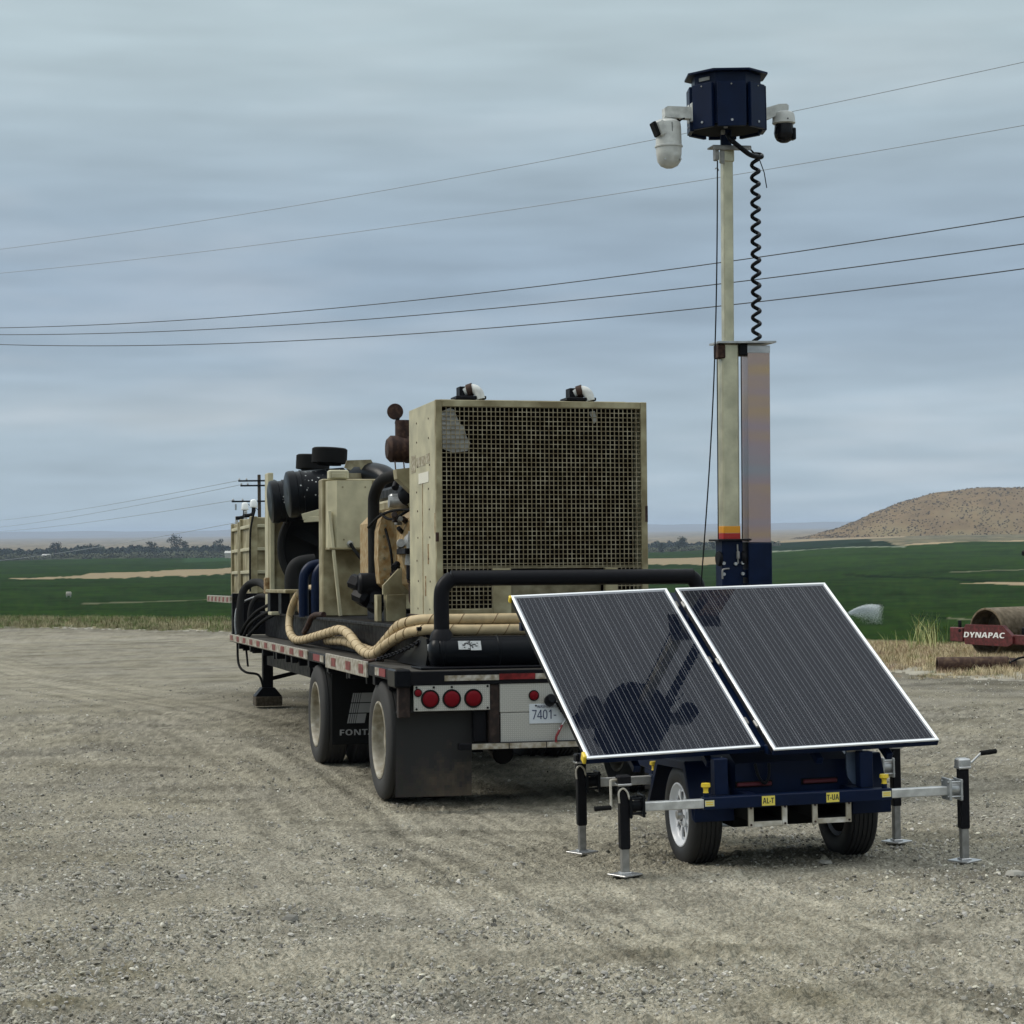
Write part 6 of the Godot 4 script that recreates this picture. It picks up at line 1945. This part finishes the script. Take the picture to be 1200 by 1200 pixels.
func make_head(t: Node, c: Vector3) -> void:
	# eight-sided navy box with a lid and bolted side plates
	var turn := Basis(Vector3.UP, -0.20)
	var xf := Transform3D(turn * Basis(V(1, 0, 0), V(0, 0, -1), V(0, 1, 0)), c)
	var oct := func(k: float) -> PackedVector2Array:
		return PackedVector2Array([Vector2(-0.105, -0.24) * k, Vector2(0.115, -0.24) * k, Vector2(0.245, -0.10) * k, Vector2(0.245, 0.10) * k, Vector2(0.115, 0.24) * k, Vector2(-0.105, 0.24) * k, Vector2(-0.24, 0.10) * k, Vector2(-0.24, -0.10) * k])
	var hd := part("camera_head", mb().prism(oct.call(0.88), 0.325, Transform3D(xf.basis, c + V(0, 0.178, 0))), M.navy, t)
	part("lid", mb().prism(oct.call(1.06), 0.012, Transform3D(xf.basis, c + V(0, 0.349, 0))), M.navy, hd)
	part("floor_plate", mb().prism(oct.call(0.86), 0.012, Transform3D(xf.basis, c + V(0, 0.008, 0))), M.black_matt, hd)
	# proud side plates, hung a little below the floor
	var pts: PackedVector2Array = oct.call(0.89)
	for i in 8:
		var a := pts[i]
		var b := pts[(i + 1) % 8]
		var mid := (a + b) / 2
		var w := (b - a).length()
		var p3 := turn * V(mid.x, 0, mid.y) + V(0, 0.130, 0)
		var dirx := (turn * V(b.x - a.x, 0, b.y - a.y)).normalized()
		var nrm := V(dirx.z, 0, -dirx.x)
		if nrm.dot(p3 - V(0, 0.130, 0)) < 0: nrm = -nrm
		var bs := Basis(dirx, Vector3.UP, dirx.cross(Vector3.UP))
		part("side_plate", mb().box(c + p3 + nrm * 0.020, V(w * 0.93, 0.285, 0.026), 0.003, bs), M.navy, hd)
		part("screw", mb().cyl(c + p3 + nrm * 0.032 - V(0, 0.105, 0), c + p3 + nrm * 0.038 - V(0, 0.105, 0), 0.008, -1, 8), M.silver, hd)
		part("screw", mb().cyl(c + p3 + nrm * 0.032 + V(0, 0.125, 0), c + p3 + nrm * 0.037 + V(0, 0.125, 0), 0.005, -1, 8), M.leg_steel, hd)
	var np := turn * Vector3(-0.1725, 0, 0.170) * 0.90
	part("name_strip", mb().box(c + np + V(0, 0.306, 0), V(0.085, 0.022, 0.006), 0.0, turn * Basis(Vector3.UP, -0.80)), M.leg_steel, hd)
	part("bottom_screw", mb().cyl(c + V(-0.06, -0.012, 0.16), c + V(-0.06, 0.0, 0.16), 0.013, -1, 10), M.galv, hd)
	part("bottom_bolt", mb().box(c + V(-0.045, -0.02, 0.06), V(0.025, 0.03, 0.025), 0.004), M.leg_steel, hd)
	# left camera: angled arm, long white body with hood and lower dome
	var L := c + V(-0.40, -0.06, 0.02)
	var lc := group_node("camera", t, L)
	var keep := BASE
	BASE = Vector3.ZERO
	part("arm", mb().box(V(0.155, 0.165, 0), V(0.02, 0.12, 0.10), 0.006).prism(PackedVector2Array([Vector2(0.145, 0.20), Vector2(0.145, 0.125), Vector2(-0.01, 0.130), Vector2(-0.03, 0.14), Vector2(-0.03, 0.19), Vector2(-0.01, 0.202)]), 0.065).box(V(-0.01, 0.125, 0), V(0.05, 0.03, 0.05), 0.006), M.white_plastic, lc)
	part("housing", mb().lathe([Vector2(0, 0.122), Vector2(0.055, 0.118), Vector2(0.078, 0.10), Vector2(0.082, 0.07), Vector2(0.084, -0.045), Vector2(0.090, -0.048), Vector2(0.090, -0.058), Vector2(0.084, -0.061), Vector2(0.082, -0.10), Vector2(0.075, -0.15), Vector2(0.055, -0.178), Vector2(0.025, -0.192), Vector2(0, -0.194)], Transform3D(), 36), M.white_plastic, lc)
	part("lens_hood", mb().box(V(-0.098, 0.050, 0.03), V(0.022, 0.095, 0.085), 0.006, Basis(V(0, 0, 1), 0.38)), M.black_matt, lc)
	part("hood_shell", mb().box(V(-0.062, 0.055, 0.025), V(0.055, 0.110, 0.10), 0.014, Basis(V(0, 0, 1), 0.38)), M.white_plastic, lc)
	part("lower_window", mb().lathe([Vector2(0.0, 0.048), Vector2(0.018, 0.044), Vector2(0.034, 0.028), Vector2(0.040, 0.0), Vector2(0.034, -0.028), Vector2(0.018, -0.044), Vector2(0, -0.048)], Transform3D(Basis(), V(0.015, -0.112, 0.042)), 20), M.white_plastic, lc)
	part("seam", mb().bx(-0.002, 0.002, 0.03, 0.09, 0.080, 0.0835, 0.0), M.ink, lc)
	for q in [[-0.045, -0.145], [0.06, -0.145]]:
		part("screw", mb().cyl(V(q[0], q[1], 0.05), V(q[0], q[1], 0.068), 0.006, -1, 8), M.galv, lc)
	part("tether", mb().tube([V(0.045, 0.115, 0.05), V(0.065, 0.105, 0.05), V(0.075, 0.115, 0.04), V(0.10, 0.125, 0.03)], 0.006, 6), M.black_matt, lc)
	# right camera: short arm, white cap, black ball
	BASE = keep
	var R := c + V(0.375, 0.085, 0.0)
	var rc := group_node("camera", t, R)
	BASE = Vector3.ZERO
	part("arm", mb().box(V(-0.125, 0.035, 0), V(0.015, 0.12, 0.12), 0.006).prism(PackedVector2Array([Vector2(-0.12, 0.065), Vector2(-0.12, -0.01), Vector2(-0.08, 0.0), Vector2(0.03, 0.045), Vector2(0.045, 0.06), Vector2(0.045, 0.088), Vector2(0.03, 0.098), Vector2(-0.02, 0.095)]), 0.06), M.white_plastic, rc)
	part("cap", mb().lathe([Vector2(0, 0.052), Vector2(0.05, 0.050), Vector2(0.066, 0.040), Vector2(0.073, 0.015), Vector2(0.076, -0.025), Vector2(0.068, -0.032), Vector2(0, -0.032)], Transform3D(Basis(), V(0.02, 0, 0)), 32), M.white_plastic, rc)
	part("ball", mb().lathe([Vector2(0, -0.155), Vector2(0.025, -0.151), Vector2(0.048, -0.138), Vector2(0.061, -0.115), Vector2(0.066, -0.09), Vector2(0.063, -0.065), Vector2(0.060, -0.033)], Transform3D(Basis(), V(0.02, 0, 0)), 32), M.dome, rc)
	part("lens_window", mb().box(V(0.075, -0.098, 0.02), V(0.026, 0.078, 0.055), 0.010), M.black_gloss, rc)
	part("cap_screw", mb().cyl(V(0.02, -0.008, 0.070), V(0.02, -0.008, 0.078), 0.005, -1, 8), M.ink, rc)
	BASE = keep


# ---------------------------------------------------------------- road roller and pipes by the lot edge
func make_roller() -> void:
	var p := V(8.58, 0, -37.2)
	p.y = ground_h(p.x, p.z)
	# it stands side on: drum axle along x, front end along -z
	var F := Transform3D(Basis(Vector3.UP, 0.52).scaled(Vector3.ONE * 0.93), p)
	BASE = Vector3.ZERO
	var t := thing("road_roller", "red and brown road roller parked in the dry grass at the right edge", "road roller", F, Vector3.ZERO)
	part("drum", mb().lathe([Vector2(0.44, -0.0), Vector2(0.47, -0.0), Vector2(0.48, 0.01), Vector2(0.48, 1.5), Vector2(0.47, 1.51), Vector2(0.44, 1.51)], MB.along(V(0.0, 0.48, 0.0), V(1.6, 0.48, 0.0)), 44), M.drum, t)
	part("drum_inside", mb().lathe([Vector2(0.455, 0.0), Vector2(0.45, 0.45), Vector2(0, 0.45)], MB.along(V(0.0, 0.48, 0.0), V(1.6, 0.48, 0.0)), 40), M.drum, t)
	part("drum_hub", mb().cyl(V(-0.04, 0.44, 0.0), V(0.44, 0.44, 0.0), 0.16, -1, 20, 0.02), M.beige_dark, t)
	var side := Transform3D(Basis(V(0, 0, 1), V(0, 1, 0), V(-1, 0, 0)), V(-0.10, 0, 0.08))
	var arm := part("yoke_arm", mb().prism(PackedVector2Array([Vector2(-0.52, 0.24), Vector2(0.66, 0.24), Vector2(0.80, 0.30), Vector2(0.80, 0.44), Vector2(0.60, 0.58), Vector2(0.54, 0.64), Vector2(-0.50, 0.63), Vector2(-0.54, 0.56), Vector2(-0.54, 0.30)]), 0.09, side), M.roller_red, t)
	letters("DYNAPAC", 0.105, 0.008, M.white_bright, arm, "lettering", Transform3D(Basis(V(0, 0.02, 1), V(0, 1, 0.22), V(-1, 0, 0)), V(-0.148, 0.435, 0.10)), 700, 1.72)
	part("yoke_arm", mb().bx(-0.10, -0.02, 0.28, 0.47, 0.86, 2.3, 0.01), M.roller_red, t)
	part("end_bracket", mb().bx(-0.16, -0.04, 0.28, 0.56, -0.86, -0.49, 0.012), M.roller_red, t)
	part("front_beam", mb().bx(-0.03, 1.6, 0.30, 0.54, -0.80, -0.70, 0.012), M.roller_red, t)
	part("far_arm", mb().bx(1.56, 1.65, 0.28, 0.60, -0.7, 2.3, 0.012), M.roller_red, t)
	part("lifting_eye", mb().bx(-0.13, -0.07, 0.56, 0.70, -0.66, -0.60, 0.012), M.black, t)
	part("bolt", mb().cyl(V(-0.165, 0.50, -0.57), V(-0.14, 0.50, -0.57), 0.035, -1, 10), M.black, t)
	# driver's stand behind the drum, mostly outside the picture
	part("hood", mb().bx(0.25, 1.3, 0.5, 1.15, 1.5, 3.2, 0.05), M.roller_red, t)
	part("chassis", mb().bx(0.2, 1.35, 0.35, 0.6, 0.75, 3.3, 0.02), M.black, t)
	for x in [0.18, 1.3]:
		part("handrail", mb().tube(spline([V(x, 0.62, 1.35), V(x, 0.95, 1.15), V(x, 1.40, 0.98), V(x, 1.50, 1.02), V(x, 1.52, 1.2), V(x, 1.52, 1.9)], 5), 0.028, 8).tube(spline([V(x, 1.2, 1.08), V(x, 1.2, 1.9)], 2), 0.022, 8), M.black, t)
	part("control_panel", mb().box(V(0.7, 1.22, 1.20), V(0.9, 0.36, 0.16), 0.03, Basis(V(1, 0, 0), -0.3)), M.black_matt, t)
	part("seat", mb().bx(0.5, 1.0, 1.1, 1.2, 1.7, 2.15, 0.03).bx(0.5, 1.0, 1.2, 1.65, 2.1, 2.2, 0.03), M.black_matt, t)
	for q in [[0.22, 1.25], [1.3, 1.25], [0.22, 3.0], [1.3, 3.0]]:
		part("canopy_post", mb().cyl(V(q[0], 0.6, q[1]), V(q[0], 1.98, q[1]), 0.03, -1, 10), M.black, t)
	part("canopy", mb().bx(0.06, 1.45, 1.98, 2.08, 0.92, 3.2, 0.03), M.black, t)
	for x in [0.05, 1.45]:
		part("rear_wheel", mb().lathe([Vector2(0, -0.15), Vector2(0.25, -0.15), Vector2(0.5, -0.13), Vector2(0.55, -0.08), Vector2(0.55, 0.08), Vector2(0.5, 0.13), Vector2(0.25, 0.15), Vector2(0, 0.15)], MB.along(V(x, 0.55, 2.6), V(x + 1, 0.55, 2.6)), 32), M.tyre, t)
	# old pipes lying in front of it
	var q1 := V(6.86, 0, -33.2)
	q1.y = ground_h(q1.x, q1.z) + 0.115
	var d1 := V(1.0, 0.004, 0.05).normalized()
	var pt := thing("rusty_pipe", "fat rust-brown pipe lying in the dry grass in front of the road roller", "pipe", Transform3D(), q1, "old pipes by the roller")
	part("pipe_wall", mb().lathe([Vector2(0.115, 0.0), Vector2(0.136, 0.0), Vector2(0.14, 0.006), Vector2(0.14, 1.13), Vector2(0.136, 1.14), Vector2(0.115, 1.14)], MB.along(q1, q1 + d1), 28).lathe([Vector2(0.118, 0.0), Vector2(0.118, 1.14)], MB.along(q1, q1 + d1), 28), M.rust_pipe, pt)
	part("inside", mb().lathe([Vector2(0.117, 0.2), Vector2(0, 0.2)], MB.along(q1, q1 + d1), 20), M.void, pt)
	var q2 := q1 + d1 * 1.10 + V(0, -0.005, 0.24)
	var pt2 := thing("rusty_pipe", "thinner tan pipe continuing to the right of the fat rust-brown pipe", "pipe", Transform3D(), q2, "old pipes by the roller")
	var d2 := V(1.0, 0.0, 0.02).normalized()
	part("pipe_wall", mb().lathe([Vector2(0.09, 0.0), Vector2(0.115, 0.0), Vector2(0.12, 0.006), Vector2(0.12, 3.0), Vector2(0.09, 3.0)], MB.along(q2, q2 + d2), 28), M.drum, pt2)
	part("coupling", mb().lathe([Vector2(0.12, 0.0), Vector2(0.138, 0.01), Vector2(0.138, 0.09), Vector2(0.12, 0.10)], MB.along(q2, q2 + d2), 28), M.rust, pt2)
	part("loose_hoop", mb().tube(spline([q2 + V(-0.02, 0.06, 0.1), q2 + V(0.12, 0.13, 0.1), q2 + V(0.28, 0.155, 0.1), q2 + V(0.45, 0.12, 0.1)], 5), 0.018, 7), M.black, pt2)
	BASE = Vector3.ZERO
	# irrigation gun throwing water over the crop
	var sp := V(54.3, 0, -333.0)
	sp.y = ground_h(sp.x, sp.z)
	var st := thing("irrigation_sprinkler", "irrigation sprinkler standing in the crop at the foot of the water jet", "sprinkler", Transform3D(), sp)
	BASE = Vector3.ZERO
	part("riser", mb().cyl(V(0, 0, 0), V(0, 1.9, 0), 0.05, -1, 10), M.galv, st)
	part("nozzle", mb().cyl(V(-0.2, 1.85, 0), V(0.5, 2.05, 0), 0.06, 0.03, 10), M.galv, st)
	for k in 3:
		part("leg", mb().beam(V(cos(k * 2.1) * 0.8, 0, sin(k * 2.1) * 0.8), V(0, 1.0, 0), 0.04, 0.04), M.galv, st)
	rng.seed = 404
	var spots := []
	for i in 15000:
		# each drop: how far the jet has carried it, and how far it has fallen out since
		var a := rng.randf()
		var spread := 0.04 + 0.55 * a * a
		var x := 0.4 + a * 5.6 + rng.randfn() * 0.10
		var y := 2.0 + 3.5 * a - 2.5 * a * a
		y -= absf(rng.randfn()) * (0.10 + 1.6 * a) * (1.2 - 0.3 * a)
		x -= rng.randf() * 0.8 * a
		y += rng.randfn() * 0.08
		if a > 0.8 and rng.randf() < (a - 0.8) * 4.0: continue
		if y < 0.03: continue
		var s := rng.randf_range(0.012, 0.026)
		spots.append([Transform3D(Basis().scaled(V(s, s, s)), sp + V(x, y, rng.randfn() * spread)), Color(1, 1, 1)])
	var drop := SphereMesh.new()
	drop.radius = 1.0
	drop.height = 2.0
	drop.radial_segments = 6
	drop.rings = 3
	tag(multi("water_spray", drop, M.water, spots), "white water spray thrown over the green crop", "", "", "stuff")


# ---------------------------------------------------------------- wires and the far pole
func make_power_lines() -> void:
	# each wire: direction at three bearings, distance left and right, radius
	var w := [
		[[-0.25, 292.0], [0.0667, 165.0], [0.25, 73.0], 74.0, 46.0, 0.009, M.wire_pale, "thin upper power wire, highest of the five across the sky"],
		[[-0.25, 320.0], [0.0983, 209.0], [0.25, 147.0], 74.0, 46.0, 0.009, M.wire_pale, "thin power wire, second from the top across the sky"],
		[[-0.25, 384.0], [0.1042, 307.0], [0.25, 254.0], 88.0, 52.0, 0.016, M.wire, "dark power wire, uppermost of the lower three"],
		[[-0.25, 392.0], [0.1042, 332.0], [0.25, 286.0], 87.0, 51.5, 0.016, M.wire, "dark power wire, middle one of the lower three"],
		[[-0.25, 403.5], [0.1042, 358.0], [0.25, 315.0], 86.0, 51.0, 0.016, M.wire, "dark power wire, lowest of the five across the sky"]]
	for q in w:
		# a parabola hung between a pole left and a pole right of the picture
		var P := []
		for k in 3:
			var u: float = q[k][0]
			var d := 1.0 / lerpf(1.0 / q[3], 1.0 / q[4], (u + 0.25) / 0.5)
			var row: float = q[k][1]
			var el := (623.0 - 0.011 * u * 2400.0 - row) / 2400.0
			P.append(V(u * d, 1.62 + el * d, -d))
		var pts := []
		for i in 61:
			var a := -0.7 + 2.4 * i / 60.0
			var base: Vector3 = P[0].lerp(P[2], a)
			var am: float = (P[1].x - P[0].x) / (P[2].x - P[0].x)
			var sag: float = P[1].y - lerpf(P[0].y, P[2].y, am)
			base.y += sag * a * (1.0 - a) / (am * (1.0 - am))
			pts.append(base)
		var mid: Vector3 = pts[30]
		var t := thing("power_line", q[7], "power line", Transform3D(), mid, "power lines across the sky")
		part("wire", mb().tube(pts, q[5], 5, false), q[6], t)
		BASE = Vector3.ZERO
	# distant pole behind the load
	var pp := V(-18.5, 0, -150.0)
	pp.y = ground_h(pp.x, pp.z)
	var topy := 1.62 + (626.0 - 556.0) / 2400.0 * 150.0
	var t := thing("utility_pole", "brown wooden utility pole with crossarms, rising behind the front of the load", "utility pole", Transform3D(), pp)
	BASE = pp
	part("pole", mb().cyl(pp, V(pp.x, topy, pp.z), 0.17, 0.12, 12), M.wood_pole, t)
	for q in [[topy - 0.45, 1.5], [topy - 0.80, 1.35], [topy - 1.95, 2.0]]:
		part("crossarm", mb().bx(pp.x - q[1], pp.x + q[1] * 0.8, q[0] - 0.06, q[0] + 0.06, pp.z + 0.10, pp.z + 0.2), M.black, t)
		for e in [-0.95, -0.6, 0.6]:
			part("insulator", mb().lathe([Vector2(0, 0.22), Vector2(0.05, 0.2), Vector2(0.08, 0.1), Vector2(0.05, 0.06), Vector2(0, 0.05)], Transform3D(Basis(), V(pp.x + q[1] * e, q[0], pp.z + 0.15)), 10), M.galv, t)
	part("brace", mb().beam(V(pp.x - 1.2, topy - 1.95, pp.z + 0.2), V(pp.x, topy - 2.6, pp.z + 0.2), 0.05, 0.05), M.black, t)
	for e in [-1.7, -0.9]:
		part("cutout", mb().box(V(pp.x + e, topy - 2.35, pp.z + 0.2), V(0.12, 0.45, 0.12), 0.02), M.galv, t)
	BASE = Vector3.ZERO
	var ends := [[-1.4, topy - 0.40, 604.0], [-1.3, topy - 0.72, 612.0], [-1.8, topy - 1.85, 617.0], [-0.3, 2.75, 651.0]]
	var nm := ["thin far wire running left from the top of the utility pole", "thin far wire running left, second down on the utility pole", "thin far wire running left from the low crossarm of the utility pole", "lowest thin far wire running left towards the hills"]
	for k in 4:
		var a := V(pp.x + ends[k][0], ends[k][1], pp.z + 0.15)
		var D := 330.0
		var b := V(-0.25 * D, 1.62 + (629.0 - ends[k][2]) / 2400.0 * D, -D)
		b = a + (b - a) * 1.6
		var pts := []
		for i in 31:
			var f := i / 30.0
			pts.append(a.lerp(b, f) - V(0, 3.0 * f * (1 - f), 0))
		var tt := thing("power_line", nm[k], "power line", Transform3D(), a, "far wires at left")
		part("wire", mb().tube(pts, 0.022, 5, false), M.wire_pale, tt)
		BASE = Vector3.ZERO


func _ready() -> void:
	make_materials()
	var leaf := mat("leaf", Color(1, 1, 1), 0.9)
	leaf.vertex_color_use_as_albedo = true
	leaf.cull_mode = BaseMaterial3D.CULL_DISABLED
	leaf.specular_mode = BaseMaterial3D.SPECULAR_DISABLED
	make_camera_and_light()
	make_terrain()
	make_flatbed()
	make_compressor()
	make_load_details()
	make_mast_trailer()
	make_roller()
	make_power_lines()
	make_trees()
	make_grass()
	make_stones()
